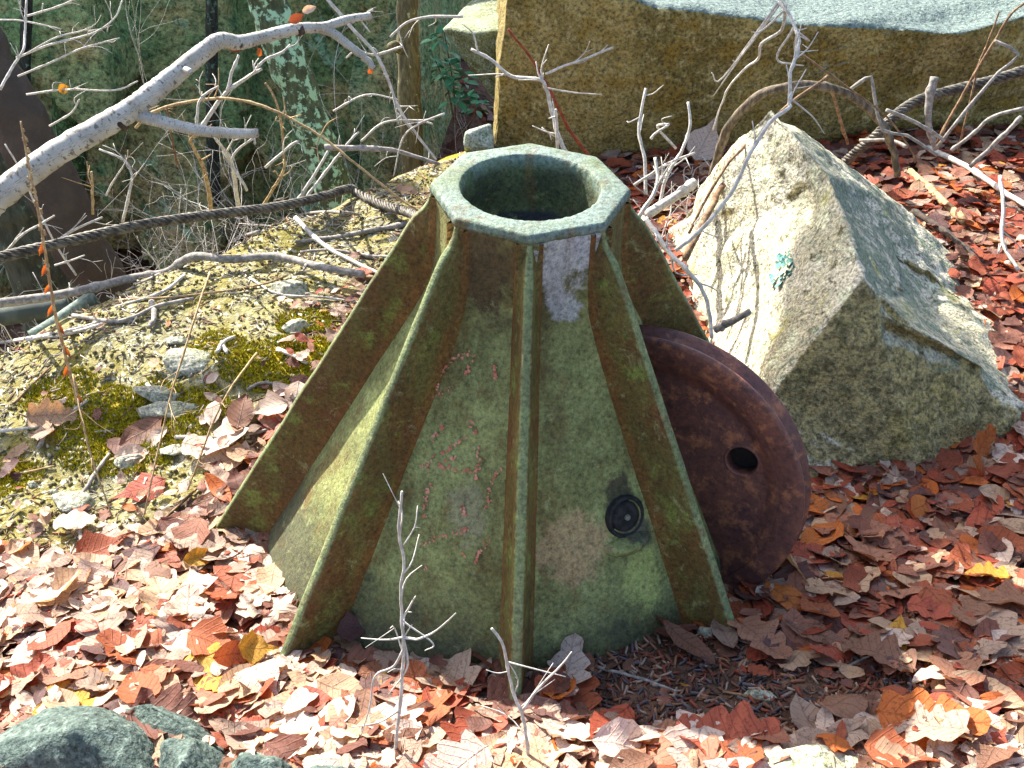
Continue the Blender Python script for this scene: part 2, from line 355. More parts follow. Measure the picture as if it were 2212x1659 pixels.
def on_boulder(px, py):   # point and mean facing round a pixel
    d = Vector(ray(px, py)); h = BT.ray_cast(Vector(CAM), d.normalized()); return (np.array(h[0]), np.array(h[1])) if h[0] else (None, None)
# frilly teal lichen on it
p, nrm = on_boulder(1695, 580)
if p is not None:
    vv, ff = [], []
    tz_ = Vector(nrm); ta = tz_.orthogonal().normalized(); tb = tz_.cross(ta)
    for q in range(46):
        a = random.uniform(0, 2*pi); r = .045*math.sqrt(random.random()); c = Vector(p)+ta*cos(a)*r+tb*sin(a)*r*.9
        L = random.uniform(.008, .016); b = a+random.uniform(-.8, .8); d1 = ta*cos(b)+tb*sin(b); d2 = tz_.cross(d1)
        n0 = len(vv)
        for (s1, s2, h) in ((0, -.3, .001), (.5, -.6, .005), (1, -.25, .009), (1.05, .25, .007), (.5, .6, .006), (0, .3, .001)): vv.append(c+d1*L*s1+d2*L*s2+tz_*h)
        ff.append([n0+i for i in range(6)])
    lo = part('lichen', [v[:] for v in vv], ff, stick_mat('teal_lichen', '5f8f88', '7fb0a6'), boul, False); lo['kind'] = 'stuff'

# foreground stones at the bottom left and bottom right
FM = rock_mat('foreground_gneiss', '4c5b55', '3a4844', '6b7a72', 130, bumpd=.008, patch=6)
def fore(poly, back, drop, seed, label, y0):
    P = []
    for (a, b) in poly:
        g = G(a, b); P.append(g+np.array([0, 0, .022])); P.append(g+np.array([0, 0, -drop]))
    for (a, b, h) in back: P.append(G(a, b, h+.025))
    V, F = hull_rock(P, 4, .008, 14, seed, .0025)
    return thing('foreground_stone', V, F, FM, label, 'stone', 'grey foreground stones')
fore([(-60, 1720), (-60, 1650), (60, 1575), (170, 1555), (290, 1562), (345, 1610), (350, 1660), (345, 1740)], [(130, 1590, .055), (250, 1585, .06), (40, 1660, .06), (310, 1630, .05), (200, 1660, .09)], .06, 11, 'largest rounded grey stone in the bottom left corner', 0)
fore([(352, 1760), (348, 1660), (372, 1622), (450, 1622), (492, 1655), (494, 1760)], [(375, 1660, .055), (445, 1655, .055), (420, 1720, .07)], .06, 12, 'middle broken grey stone at the bottom left edge', 0)
fore([(496, 1760), (498, 1672), (530, 1645), (600, 1652), (636, 1680), (640, 1760)], [(530, 1690, .05), (600, 1695, .045)], .06, 13, 'smaller grey stone at the bottom edge right of the broken stone', 0)
fore([(645, 1760), (650, 1680), (690, 1668), (770, 1680), (780, 1760)], [(690, 1710, .04), (740, 1710, .04)], .06, 16, 'lowest grey stone barely showing at the bottom edge', 0)
fore([(250, 1560), (330, 1540), (400, 1560), (475, 1600), (490, 1640), (340, 1610)], [(390, 1590, .025), (330, 1565, .035)], .05, 14, 'dark mossy stone edge behind the broken grey stones', 0)
P = [G(a, b, h) for a, b, h in ((1560, 1690, .0), (1570, 1655, .0), (1640, 1636, .0), (1740, 1632, .0), (1850, 1640, .0), (1920, 1670, 0), (1900, 1720, 0), (1600, 1720, 0), (1650, 1660, .035), (1760, 1650, .045), (1850, 1670, .03), (1720, 1720, .04))]
V, F = hull_rock(P+[p-np.array([0, 0, .06]) for p in P[:8]], 4, .006, 16, 15, .002)
thing('foreground_stone', V, F, rock_mat('pale_stone', 'a3a088', 'b5b094', '8a8f68', 130, lichen='8f9a5a', bumpd=.006, patch=9), 'flat pale sunlit stone at the bottom right edge', 'stone')
# rough grey outcrops and pebbles on the mossy ledge
OM = rock_mat('ledge_stone', '8d8d7c', 'a2a294', '6f7358', 120, bumpd=.006, patch=8)
for i, (px, py, wx, wy, h, lab) in enumerate([
        (395, 788, .085, .04, .05, 'grey stone knob on the moss just above the paler ridge stone'), (330, 868, .07, .03, .05, 'pale ridge stone edging the yellow moss cushion'), (372, 893, .07, .025, .045, 'low ridge stone right of the pale ridge stone'),
        (625, 632, .045, .035, .045, 'white rounded stone above the bright moss patch'), (640, 710, .03, .025, .03, 'small grey stone between bright moss and iron fin'), (285, 1000, .035, .02, .03, 'flat grey stone below the yellow moss cushion'),
        (155, 1090, .05, .03, .03, 'bluish shaded stone at the lower left of the ledge'), (378, 985, .028, .022, .03, 'small bluish white stone above the sunlit leaves'), (380, 745, .03, .02, .03, 'dark little stone beside dead twig clump on moss'),
        (1530, 1372, .02, .018, .03, 'pale green pebble beside the front right fin'), (1455, 1290, .012, .012, .02, 'dark pebble tucked at the foot of the cone'), (1642, 1515, .028, .02, .016, 'flat pale pebble on the bare soil'), (1585, 1320, .012, .01, .014, 'tiny grey pebble near the right fin tip'),
        (72, 1050, .014, .012, .014, 'round pale pebble on shaded moss at far left'), (118, 1068, .013, .012, .014, 'round white pebble right of the far left moss')]):
    g = G(px, py); P = []
    for q in range(16):
        a = random.uniform(0, 2*pi); e = random.uniform(-.6, 1.3); k_ = 1.45 if i < 9 else 1.1; P.append(g+np.array([k_*wx*cos(a)*cos(e), k_*wy*sin(a)*cos(e), h*.85*sin(e)]))
    V, F = hull_rock(P, 3, h*.12, 20, 20+i, h*.03)
    thing('ledge_stone' if i < 9 else 'pebble', V, F, OM, lab, 'stone' if i < 9 else 'pebble', 'stones on the mossy ledge' if i < 9 else 'pebbles in the litter')

# ================================================================== IRON BASE (mast step)
H = .80; ROLL = .025; YW = -.0103
BASE = empty('mast_footing', (0, 0, 0), 'tall fluted cast iron derrick base with eight fins and an open octagonal top', 'footing')
BASE.rotation_euler = (0, ROLL, 0)
Mr = np.array([[cos(ROLL), 0, sin(ROLL)], [0, 1, 0], [-sin(ROLL), 0, cos(ROLL)]])
def octr(th):                                          # unit octagon with vertices every 45 degrees
    d = (th-YW+pi/8) % (pi/4)-pi/8                     # angle from nearest vertex
    return cos(pi/8)/np.cos(pi/8-np.abs(d))
def bsurf(th, s):                                      # body radius at angle and depth s (0 top .. 1 ground)
    x = s-.215; a = .164+.438*.5*(x+np.sqrt(x*x+.0045))-.0035     # upright neck, then a straight flare
    o = octr(th)/cos(pi/8); rb = .02+.78*np.clip(s, 0, 1.2)
    return a*(o*(1-rb)+rb*1.03)
def bpt(th, s, out=0.):                                # local point on the body
    r = bsurf(np.asarray(th), s)+out; return np.array([r*cos(th), r*sin(th), H*(1-s)])
def local_hit(px, py):                                 # pixel -> local point on the body
    d = ray(px, py); t = np.linspace(1., 3.5, 1500); P = (CAM+d*t[:, None])@Mr
    r = np.hypot(P[:, 0], P[:, 1]); th = np.arctan2(P[:, 1], P[:, 0]); s = 1-P[:, 2]/H
    b = (r < bsurf(th, s)) & (s > .03); i = int(np.argmax(b)); return P[i], th[i], s[i]
def lmesh(name, v, f, m, root=None, smooth=True): return link(name, mesh(name, v, f, m, smooth), root or BASE)
BLOBS = []
for (px, py, r, hx, sc) in ((1225, 555, .052, 'a3a5a6', (1, 1, .75)), (1215, 655, .03, '9c9fa0', (1, 1, 1)), (1265, 530, .03, 'a0a3a6', (1, 1, .8)), (1235, 1190, .06, '8f7a58', (1, 1, .8)), (1390, 1250, .04, '8b9455', (1, 1, .5)),
                            (1005, 1110, .035, '7d7c5e', (1, 1, .6)), (1050, 580, .06, '4a3c26', (1, 1, .7)), (1335, 1070, .024, '332f22', (1, 1, .5)), (1375, 1150, .035, '45473c', (1.2, 1.2, 1))):
    p, th, s = local_hit(px, py); BLOBS.append((tuple(p), r, hx, sc))
IB, IF, IR = iron_mat('iron_body', 'body'), iron_mat('iron_fin', 'fin'), iron_mat('iron_rim', 'rim')
n = 256; th = np.linspace(0, 2*pi, n, endpoint=False); ct, st_ = np.cos(th), np.sin(th)
def ringv(r, z, am=0., sd=0):
    r = r*np.ones(n)+am*np.array([mn.noise(Vector((cos(t)*18+sd, sin(t)*18, z*40))) for t in th])
    zz = z+am*.6*np.array([mn.noise(Vector((cos(t)*14+sd+5, sin(t)*14, 3))) for t in th])
    return np.stack([r*ct, r*st_, zz], 1)
oc = .1776*octr(th)
rim = [ringv(.001, H-.128), ringv(.09, H-.124), ringv(.112, H-.114), ringv(.119, H-.09), ringv(.1215, H-.02), ringv(.1225, H-.008, .0022), ringv(.1255, H-.0005, .0016), ringv(.1275, H+.0003, .001),
       ringv(.132, H+.0005, .001), ringv(oc-.02, H+.0005, .001), ringv(oc-.005, H+.0004, .0006), ringv(oc-.0035, H, .0008), ringv(oc-.0005, H-.0025, .0012), ringv(oc+.0005, H-.006, .0012), ringv(oc+.0015, H-.012, .0016), ringv(oc, H-.017, .0016), ringv(oc-.006, H-.020, .0006), ringv(oc-.03, H-.022)]
lmesh('rim', np.vstack(rim), grid_faces(len(rim), n, True)[:, ::-1], IR)
bl = []
for s in np.concatenate([np.linspace(.016, .1, 5), np.linspace(.13, 1.45, 60)]):
    r = bsurf(th, s)+np.array([0.0025*mn.fractal(Vector((cos(t)*3, sin(t)*3, s*5)), 1, 2, 3) for t in th])
    bl.append(np.stack([r*ct, r*st_, np.full(n, H*(1-s))], 1))
lmesh('cone_body', np.vstack(bl), grid_faces(len(bl), n, True)[:, ::-1], IB)
def make_fin(ang, seed):
    A = ang+YW; dr = np.array([cos(A), sin(A), 0]); tn = np.array([-sin(A), cos(A), 0]); ve = []; ed = []
    for s in np.linspace(.022, 1.42, 70):
        ro = .1715+.4705*s+.0025*mn.noise(Vector((seed*5, s*9, 0)))
        rb = float(bsurf(np.array(A), s))-.026
        tt = .0085+.003*s+.0008*mn.noise(Vector((seed*3, s*25, 7))); root = tt+.012+.008*min(s, 1)
        if s < .085: k = (s-.022)/.063; ro = ro*k+(float(bsurf(np.array(A), s))+.001)*(1-k); tt *= .6+.4*k
        pr = [(rb, root+.006), (rb+.028, root), (ro-.05*min(1, (ro-rb)/.1), tt+.004), (ro-.006, tt+.0006), (ro-.0018, tt*.78), (ro, tt*.35)]
        pr = pr+[(a, -b) for a, b in pr[::-1]]
        for j, (a, b) in enumerate(pr):
            ve.append(dr*a+tn*b+np.array([0, 0, H*(1-s)])); ed.append((0, 0, 0, .5, .9, 1, 1, .9, .5, 0, 0, 0)[j])
    me = mesh('fin', np.array(ve), grid_faces(70, 12, False), IF)
    a = me.attributes.new('edge', 'FLOAT', 'POINT'); a.data.foreach_set('value', np.array(ed, np.float32)); a = me.attributes.new('root', 'FLOAT', 'POINT'); a.data.foreach_set('value', np.tile(np.array([1, .9, .1, 0, 0, 0, 0, 0, 0, .1, .9, 1], np.float32), 70)); link('fin', me, BASE)
for k_ in range(8): make_fin(k_*pi/4, k_)
# axle end plug and the lug below it, on the panel in front of the wheel
PLUGM = stick_mat('black_iron', '17181a', '2b2a28')
p0, th0, s0 = local_hit(1350, 1115)
ax = Vector((cos(th0), sin(th0), .42)).normalized(); e1 = Vector((-sin(th0), cos(th0), 0)); e2 = ax.cross(e1)
def disc_profile(c, prof, m, name, root, k=32):
    vv = []
    for (r, h) in prof:
        for i in range(k):
            a = 2*pi*i/k; vv.append(Vector(c)+ax*h+(e1*cos(a)+e2*sin(a))*r)
    return lmesh(name, np.array([v[:] for v in vv]), grid_faces(len(prof), k, True), m, root)
pl = disc_profile(p0, [(.041, -.02), (.041, .004), (.038, .008), (.034, .006), (.032, -.001), (.030, -.001), (.028, .006), (.014, .009), (.012, .006), (.004, .006), (.001, .006)], PLUGM, 'axle_plug', BASE)
disc_profile(p0, [(.006, .004), (.006, .010), (.004, .012), (.0005, .012)], stick_mat('grey_iron', '55544c', '6b6a5e'), 'plug_centre', pl, 12)
p1, t1, s1 = local_hit(1356, 1168)
o_ = Vector((cos(t1), sin(t1), .1)).normalized(); q_ = Vector((-sin(t1), cos(t1), 0)); vv = []
for i in range(13):                                    # a blunt half dome casting boss, flat on top
    f = i/12*pi/2
    for j in range(28):
        a = 2*pi*j/28; up_ = sin(a); up_ = up_*.38 if up_ > 0 else up_
        vv.append((Vector(p1)-o_*.008+q_*(.052*cos(a)*cos(f))+Vector((0, 0, 1))*(.030*up_*cos(f))+o_*(.036*sin(f)))[:])
lmesh('axle_lug', np.array(vv), grid_faces(13, 28, True), IB)
# dark sheet on the fin above the wheel
vv = []                                                # the shade of a ragged hole, painted as a flat dark face
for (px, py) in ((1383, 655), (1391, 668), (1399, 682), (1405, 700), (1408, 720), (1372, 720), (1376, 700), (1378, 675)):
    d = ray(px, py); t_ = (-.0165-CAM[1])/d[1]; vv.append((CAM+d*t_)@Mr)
lmesh('hole_shade', vv, [list(range(8))], stick_mat('hollow_shade', '0a0a09', '100f0d'), None, False)
# worn pink paint strokes, kept as flakes
STR = [[(985, 770), (1010, 760), (1040, 765)], [(985, 770), (960, 800), (945, 840)], [(1020, 780), (1010, 810)], [(1068, 778), (1070, 815)], [(985, 985), (950, 1000), (915, 1005)], [(915, 1005), (940, 985), (1000, 945), (1010, 940)],
       [(940, 1003), (990, 1010), (1030, 1015)], [(1035, 965), (1030, 1040)], [(1080, 1008), (1060, 1040)], [(1060, 1050), (1055, 1090), (1050, 1095)], [(935, 1040), (925, 1070), (920, 1110)], [(1000, 1090), (1010, 1115)],
       [(915, 1175), (950, 1155), (1010, 1140)], [(1060, 1150), (1025, 1210)], [(930, 860), (980, 830)], [(960, 915), (930, 950)], [(1015, 900), (1030, 930)], [(920, 1210), (925, 1230)], [(1000, 1190), (1010, 1200)]]
vv, ff = [], []
for stx in STR:
    for a, b in zip(stx[:-1], stx[1:]):
        for q in range(int(2+math.dist(a, b)*.30)):
            f = random.random(); px = a[0]+(b[0]-a[0])*f+random.gauss(0, 2.8); py = a[1]+(b[1]-a[1])*f+random.gauss(0, 2.8)
            _, tq, sq = local_hit(px, py); r = random.choice((.0012, .0016, .0022, .003)); n0 = len(vv); k = 6
            for i in range(k):
                aa = 2*pi*i/k; rr = r*random.uniform(.5, 1.25); R_ = float(bsurf(np.array(tq), sq)); vv.append(bpt(tq+rr*cos(aa)/R_, sq+rr*sin(aa)/H, .0048))
            ff.append(list(range(n0, n0+k)))
o = lmesh('paint_mark', vv, ff, stick_mat('pink_paint', 'a85a48', 'c48a78'), None, False); o['kind'] = 'stuff'; o['label'] = 'worn pink red painted strokes on the front left panel'

# ------------------------------------------------------------------ rusty wheel
WC = np.array([.256, -.15, .235]); az, el = radians(-115.6), radians(7.9); WR = .309
wn = Vector((cos(el)*cos(az), cos(el)*sin(az), sin(el))); wa = Vector((-sin(az), cos(az), 0)); wb = wn.cross(wa)
def wheel_mat():
    k = NB('rusted_wheel'); n1 = k.noise(9, 6, .7); n2 = k.noise(80, 4, .7); n3 = k.noise(26, 6, .7)
    c = k.mix(k.ss(n1, .4, .62), hexc('4f2e2a'), hexc('623a30')); c = k.mix(k.ss(n3, .5, .64), c, hexc('85543a')); c = k.mix(k.ma('MULTIPLY', k.ss(k.noise(22, 7, .75), .54, .66), .75), c, hexc('352228'))
    sp = k.ramp(n2, [(.3, (.55, .55, .55, 1)), (.5, (1, 1, 1, 1)), (.7, (1.35, 1.3, 1.25, 1))])
    k.col(k.mix(1., c, sp, 'MULTIPLY')); k.rough(.6); k.b.inputs['Specular IOR Level'].default_value = .5; k.bump(k.ma('ADD', n2, n3), .5, .003); return k.m
WM = wheel_mat()
WHEEL = empty('rusty_wheel', WC, 'rusted dark red flanged wheel with a round hole wedged between two fins', 'wheel')
hp = None
d = ray(1597, 1008); t = (WC-CAM)@np.array(wn)/(d@np.array(wn)); hp = CAM+d*t-WC
hu, hv = float(np.dot(hp, wa)), float(np.dot(hp, wb)); hr = .031
def wv(r, a, h): return np.array((wa*cos(a)+wb*sin(a))*r+wn*h)
k = 160
def wring(prof, name, flip=False):
    vv = [wv(r, 2*pi*i/k, h) for (r, h) in prof for i in range(k)]
    f = grid_faces(len(prof), k, True); return link(name, mesh(name, vv, f[:, ::-1] if flip else f, WM), WHEEL)
wring([(.262, -.004), (.270, .0), (.300, .0015), (.306, .001), (.309, -.002), (.309, -.008), (.300, -.012), (.296, -.018), (.297, -.026), (.308, -.036), (.313, -.043), (.311, -.05), (.27, -.05), (.262, -.045)], 'rim', True)
# web: plate with round holes
bm = bmesh.new()
holes = [(hu, hv)]
R0 = math.hypot(hu, hv); A0 = math.atan2(hv, hu)
for q in range(1, 4): holes.append((R0*cos(A0+q*pi/2), R0*sin(A0+q*pi/2)))
NU = 96
def web_h(r): return -.006-.014*float(sst(.262, .228, r))+.006*float(sst(.12, .05, r))
gridv = {}
# concentric grid, vertices inside a hole snapped to its edge
rr = np.concatenate([np.linspace(.0, .23, 42), np.linspace(.233, .265, 10)]); NA = 220
vv = []; inside = np.zeros((len(rr), NA), bool)
for i, r in enumerate(rr):
    for j in range(NA):
        a = 2*pi*j/NA; u_, v_ = r*cos(a), r*sin(a); h = web_h(r)
        for (hx, hy) in holes:
            dd = math.hypot(u_-hx, v_-hy)
            if dd < hr-.004: inside[i, j] = True
            elif dd < hr+.004:
                f = hr/max(dd, 1e-6); u_, v_ = hx+(u_-hx)*f, hy+(v_-hy)*f
        vv.append(np.array(wa*u_+wb*v_+wn*h))
F = []
for i in range(len(rr)-1):
    for j in range(NA):
        j2 = (j+1) % NA
        if not (inside[i, j] or inside[i+1, j] or inside[i+1, j2] or inside[i, j2]): F.append([i*NA+j, (i+1)*NA+j, (i+1)*NA+j2, i*NA+j2])
web = link('web', mesh('web', vv, F, WM), WHEEL)
for (hx, hy) in holes:                                  # bore of each hole with a bright lower lip
    vv = []; kk = 40; h0 = web_h(math.hypot(hx, hy))
    for (r, h) in ((hr+.0055, h0-.001), (hr+.003, h0+.0018), (hr-.0005, h0+.001), (hr-.002, h0-.004), (hr-.002, h0-.028), (hr+.02, h0-.03)):
        for i in range(kk): a = 2*pi*i/kk; vv.append(np.array(wa*(hx+r*cos(a))+wb*(hy+r*sin(a))+wn*h))
    link('hole_rim', mesh('hole_rim', vv, grid_faces(6, kk, True), WM), WHEEL)
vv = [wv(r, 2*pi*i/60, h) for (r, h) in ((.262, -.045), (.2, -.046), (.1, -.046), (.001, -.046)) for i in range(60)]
link('dark_backing', mesh('dark_backing', vv, grid_faces(4, 60, True), stick_mat('hole_shade_rust', '0e0a09', '1a110e')), WHEEL)  # near-black plate added behind the web, painting the shade inside the holes

# ================================================================== WOOD
def catmull(P, m=8):
    P = np.asarray(P, float)
    if len(P) < 3:
        t = np.linspace(0, 1, m+1)[:, None]; return P[0]*(1-t)+P[-1]*t
    Q = np.vstack([2*P[0]-P[1], P, 2*P[-1]-P[-2]]); out = []
    for i in range(len(P)-1):
        a, b, c, d = Q[i:i+4]
        for t in np.arange(m)/m: out.append(.5*((2*b)+(-a+c)*t+(2*a-5*b+4*c-d)*t*t+(-a+3*b-3*c+d)*t**3))
    return np.vstack([out, P[-1]])
def tube(P, r0, r1, sides=7, m=6, jit=.08, knots=0, cap=True, smooth=True):
    C = catmull(P, m) if smooth else np.asarray(P, float); N = len(C); T = np.gradient(C, axis=0); T /= np.linalg.norm(T, axis=1)[:, None]+1e-9
    ref = np.array([0, 0, 1.]) if abs(T[0, 2]) < .9 else np.array([1., 0, 0]); V = []
    nrm = np.cross(T[0], ref); nrm /= np.linalg.norm(nrm)
    ks = [random.randrange(1, max(2, N-1)) for _ in range(knots)]
    sd = random.random()*50; C = C.copy()
    for i in range(N):
        nrm = nrm-T[i]*(nrm@T[i]); nrm /= np.linalg.norm(nrm)+1e-9; b = np.cross(T[i], nrm); f = i/(N-1)
        r = r0+(r1-r0)*f
        if i in ks: r *= 1.28
        w_ = np.array([mn.noise(Vector((sd, i*.45, 0))), mn.noise(Vector((sd, i*.45, 9))), 0])*r*(.5 if r < .012 else .15)
        for k in range(sides):
            a = 2*pi*k/sides; rr = r*(1+jit*mn.noise(Vector((cos(a)*1.3+sd, sin(a)*1.3, i*.35)))*2)
            V.append(C[i]+w_+(nrm*cos(a)+b*sin(a))*rr)
    F = grid_faces(N, sides, True).tolist()
    if cap: F += [list(range(sides))[::-1], list(range((N-1)*sides, N*sides))]
    return V, F
class Bag:
    def __init__(s): s.v = []; s.f = []
    def add(s, vf):
        n0 = len(s.v); s.v += list(vf[0]); s.f += [[i+n0 for i in f] for f in vf[1]]
def pxr(p, rpx): return rpx*proj(p)[2]/FOC
def onpath(pts, y=None, lift=0.):
    """pixel polyline -> 3-D; y None: lying on the ground; else (y0, y1) depth interpolated along it"""
    out = []
    for i, p in enumerate(pts):
        if len(p) == 3: out.append(at(p[0], p[1], p[2]))
        elif y is None: out.append(G(p[0], p[1], lift))
        else: out.append(at(p[0], p[1], y[0]+(y[1]-y[0])*i/(len(pts)-1)))
    return out

TW = {'white': stick_mat('bleached_twig', 'a29c92', 'c4bfb6'), 'grey': stick_mat('grey_stick', '6f6a64', '98928a'), 'brown': stick_mat('brown_twig', '5b4430', '8a6f52'), 'red': stick_mat('red_cane', '6b2f1c', '8a4428'),
      'dark': stick_mat('dark_stick', '2c2520', '4b4038'), 'tan': stick_mat('tan_stalk', '8a7050', 'b09a72'), 'vine': bark_mat('vine_bark', '40372c', '6f6352', None, 2.2)}
def stick(name, pts, r, mkey, label, cat, y=None, r1=None, lift=None, group=None, side=None, sides=7, knots=2, m=6):
    P = onpath(pts, y, lift if lift is not None else .004); air = y is not None or len(pts[0]) == 3; r = r*(.8 if air and mkey in ('white', 'tan', 'brown') else 1); r1 = None if r1 is None else (min(r1, r*.75)); ra = pxr(P[0], r); rb_ = pxr(P[-1], r if r1 is None else r1)
    if y is None and lift is None: P = [p+np.array([0, 0, ra*.7]) for p in P]
    B = Bag(); B.add(tube(P, ra, rb_, sides, m, knots=knots))
    for sp in side or []:
        Q = onpath(sp[0], sp[1] if len(sp) > 1 else y, lift or .004)
        # join the side branch to the nearest point of the stem
        Cc = catmull(P, 6); j = np.argmin(((Cc-Q[0])**2).sum(1)); Q[0] = Cc[j]
        B.add(tube(Q, .8*pxr(Q[0], sp[2] if len(sp) > 2 else r*.6), pxr(Q[-1], (sp[2] if len(sp) > 2 else r*.6)*.35), 5, 5))
    if air and mkey in ('white', 'tan') and r < 7:     # little side shoots and buds
        Cc = catmull(P, 6); Ln = np.linalg.norm(np.diff(Cc, axis=0), axis=1).sum()
        for q in range(int(Ln/.075)):
            i = random.randrange(2, len(Cc)-1); T = Cc[i]-Cc[i-1]; T = T/np.linalg.norm(T); d = T*.7+rng.normal(0, .55, 3)*np.array([1, .6, 1])+np.array([0, 0, .25]); d /= np.linalg.norm(d); L_ = random.uniform(.02, .11)
            m_ = Cc[i]+d*L_*.5+rng.normal(0, .006, 3); e_ = Cc[i]+d*L_+rng.normal(0, .01, 3)
            B.add(tube([Cc[i], m_, e_], ra*.45, ra*.22, 4, 3))
            if L_ > .06: B.add(tube([m_, m_+rng.normal(0, .02, 3)+d*.02], ra*.3, ra*.18, 4, 2))
    return thing(name, B.v, B.f, TW[mkey] if isinstance(mkey, str) else mkey, label, cat, group, org=P[0])

# white birch limb hanging across the upper left
def birch_mat():
    k = NB('birch_bark'); v = k.map((1, 1, 1)); n = k.noise(16, 4, .6)
    at_ = k.n('ShaderNodeUVMap').outputs[0]
    mp = k.n('ShaderNodeMapping'); mp.inputs['Scale'].default_value = (60, 3, 1); k.t.links.new(at_, mp.inputs['Vector'])
    ln = k.noise(3.0, 3, .6, vec=mp.outputs[0])
    c = k.mix(k.ss(n, .35, .65), hexc('aaa8a2'), hexc('949087'))
    c = k.mix(k.ma('MULTIPLY', k.ss(ln, .54, .62), .8), c, hexc('4a443c'))
    c = k.mix(k.ss(k.noise(7, 5, .7), .66, .7), c, hexc('3a3630')); k.col(c); k.bump(ln, .3, .002); k.rough(.7); return k.m
BIR = birch_mat()
def tube_uv(P, r0, r1, sides=14, m=14):
    V, F = tube(P, r0, r1, sides, m, .03, 0); N = len(V)//sides
    return V, F, np.array([(i/N, k/sides) for i in range(N) for k in range(sides)])
bpts = [(-900, 900, .30), (-500, 720, .50), (-220, 560, .70), (-60, 470, .80), (0, 422, .84), (100, 345, .92), (200, 285, 1.0), (278, 240, 1.06), (330, 200, 1.10), (380, 160, 1.15), (440, 112, 1.2), (475, 88, 1.22), (515, 92, 1.25), (560, 82, 1.3), (640, 62, 1.36), (700, 58, 1.42), (750, 42, 1.46), (800, 34, 1.5)]
P = onpath(bpts); V, F, uv = tube_uv(P, pxr(P[0], 40), pxr(P[-1], 7.5))
BL = thing('birch_limb', V, F, BIR, 'broken white birch limb crossing the upper left with leaves at its joints', 'branch', org=P[0], uv=uv)
for pp, r0, r1 in (([(285, 240, 1.07), (310, 252, 1.06), (345, 262, 1.05), (420, 280, 1.04), (500, 288, 1.03), (556, 288, 1.02)], 16, 10), ([(690, 60, 1.42), (720, 72, 1.42), (750, 95, 1.41), (785, 122, 1.4), (806, 146, 1.4)], 11, 7), ([(395, 148, 1.16), (405, 152, 1.13), (412, 155, 1.11)], 8, 6)):
    P = onpath(pp); V, F, uv = tube_uv(P, pxr(P[0], r0), pxr(P[-1], r1), 12, 10)
    part('side_branch', V, F, BIR, BL, uv=uv)
for pp, r in (([(478, 92, 1.22), (479, 84, 1.22)], 12), ([(640, 66, 1.36), (652, 61, 1.37)], 13), ([(252, 262, 1.04), (262, 255, 1.045)], 27)):
    P = onpath(pp); V, F = tube(P, pxr(P[0], r), pxr(P[-1], r), 12, 3); part('bark_scar', V, F, TW['dark'], BL)

# trees behind the ledge
def trunk(pts, r0, r1, y, m, label, group='tree trunks beyond the ledge', extra=None, sides=16, name='tree'):
    P = onpath(pts, y); B = Bag(); e = empty(name, P[-1], label, 'tree', group)
    V, F = tube(P, pxr(P[0], r0), pxr(P[-1], r1), sides, 10, .05, 0); part('trunk', V, F, m, e)
    for (q, yy, ra) in extra or []:
        Q = onpath(q, yy); V, F = tube(Q, pxr(Q[0], ra), pxr(Q[-1], ra*.6), 8, 5); part('limb', V, F, m, e)
    return e
trunk([(545, -140), (580, 0), (625, 140), (665, 250), (700, 340), (735, 470)], 44, 38, (2.35, 2.2), bark_mat('lichen_bark', '353d2c', '525c42', '94b89a', 1, .5), 'leaning trunk crusted with pale green lichen behind the birch limb')
trunk([(884, -150), (880, 60), (886, 200), (895, 400)], 22, 25, (2.75, 2.6), bark_mat('smooth_bark', '4a4430', '6a6244', '9aa37c', 1.6, .6), 'slim upright trunk with a knob on its left side left of the big block',
      extra=[([(872, 108), (852, 98), (840, 104)], (2.66, 2.6), 13)])
BEECH = trunk([(455, -150), (457, 0), (458, 200), (462, 440)], 12, 14, (4.0, 3.9), bark_mat('dark_bark', '1f221e', '3a3f34', '56705e', 1.5, .55), 'thin dark trunk standing in front of the tan cliff slab')
trunk([(62, -150), (58, 0), (52, 200), (48, 360)], 10, 13, (4.2, 4.1), bark_mat('dark_bark_two', '20231f', '3a4036', '7c9c8c', 1.5, .6), 'thinnest dark trunk near the top left corner')
trunk([(150, -150), (150, 0), (148, 200), (150, 380), (152, 600)], 28, 34, (4.5, 4.3), bark_mat('mossy_bark', '2c3a20', '3f4c2a', '4f7a48', 1.2, .5), 'dark moss covered trunk against the cliff at left')
trunk([(-25, 300), (20, 420), (70, 540), (120, 680), (150, 780)], 60, 70, (2.1, 2.0), bark_mat('grey_green_bark', '33382c', '4b5042', '5d7a62', 1, .6), 'grey green leaning trunk behind the thick dark pole')
def pole(name, pts, r, y, m, label, cat, r1=None):
    P = onpath(pts, y); V, F = tube(P, pxr(P[0], r), pxr(P[-1], r1 or r), 24, 8, .015); return thing(name, V, F, m, label, cat, org=P[-1])
k = NB('dark_pipe_rust'); k.col(k.mix(k.ss(k.noise(9, 6, .7), .4, .65), hexc('2a201a'), hexc('3d3027'))); k.bump(k.ma('ADD', k.noise(60, 5, .7), k.noise(14, 6, .7)), .8, .008); k.rough(.55); k.b.inputs['Specular IOR Level'].default_value = .5
pole('iron_pole', [(-120, -30), (-20, 150), (90, 360), (215, 610), (260, 700)], 58, (1.75, 1.6), k.m, 'thick dark rusty pole leaning at the left behind the birch limb', 'pole')
k = NB('green_pipe'); k.col(k.mix(k.ss(k.noise(12, 5), .4, .6), hexc('3d433f'), hexc('4f5650'))); k.bump(k.noise(50, 4), .2, .002)
pole('pipe', [(-60, 690), (0, 684), (80, 672), (150, 662)], 21, (1.15, 1.25), k.m, 'greenish grey pipe lying under the long bleached branch at left edge', 'pipe')
pole('cut_pole', [(70, 728), (140, 685), (205, 640)], 15, (.98, 1.1), bark_mat('pole_bark', '5a6660', '7d8a80', None, 2), 'short cut grey green pole lying on the lip of the ledge', 'pole', 17)

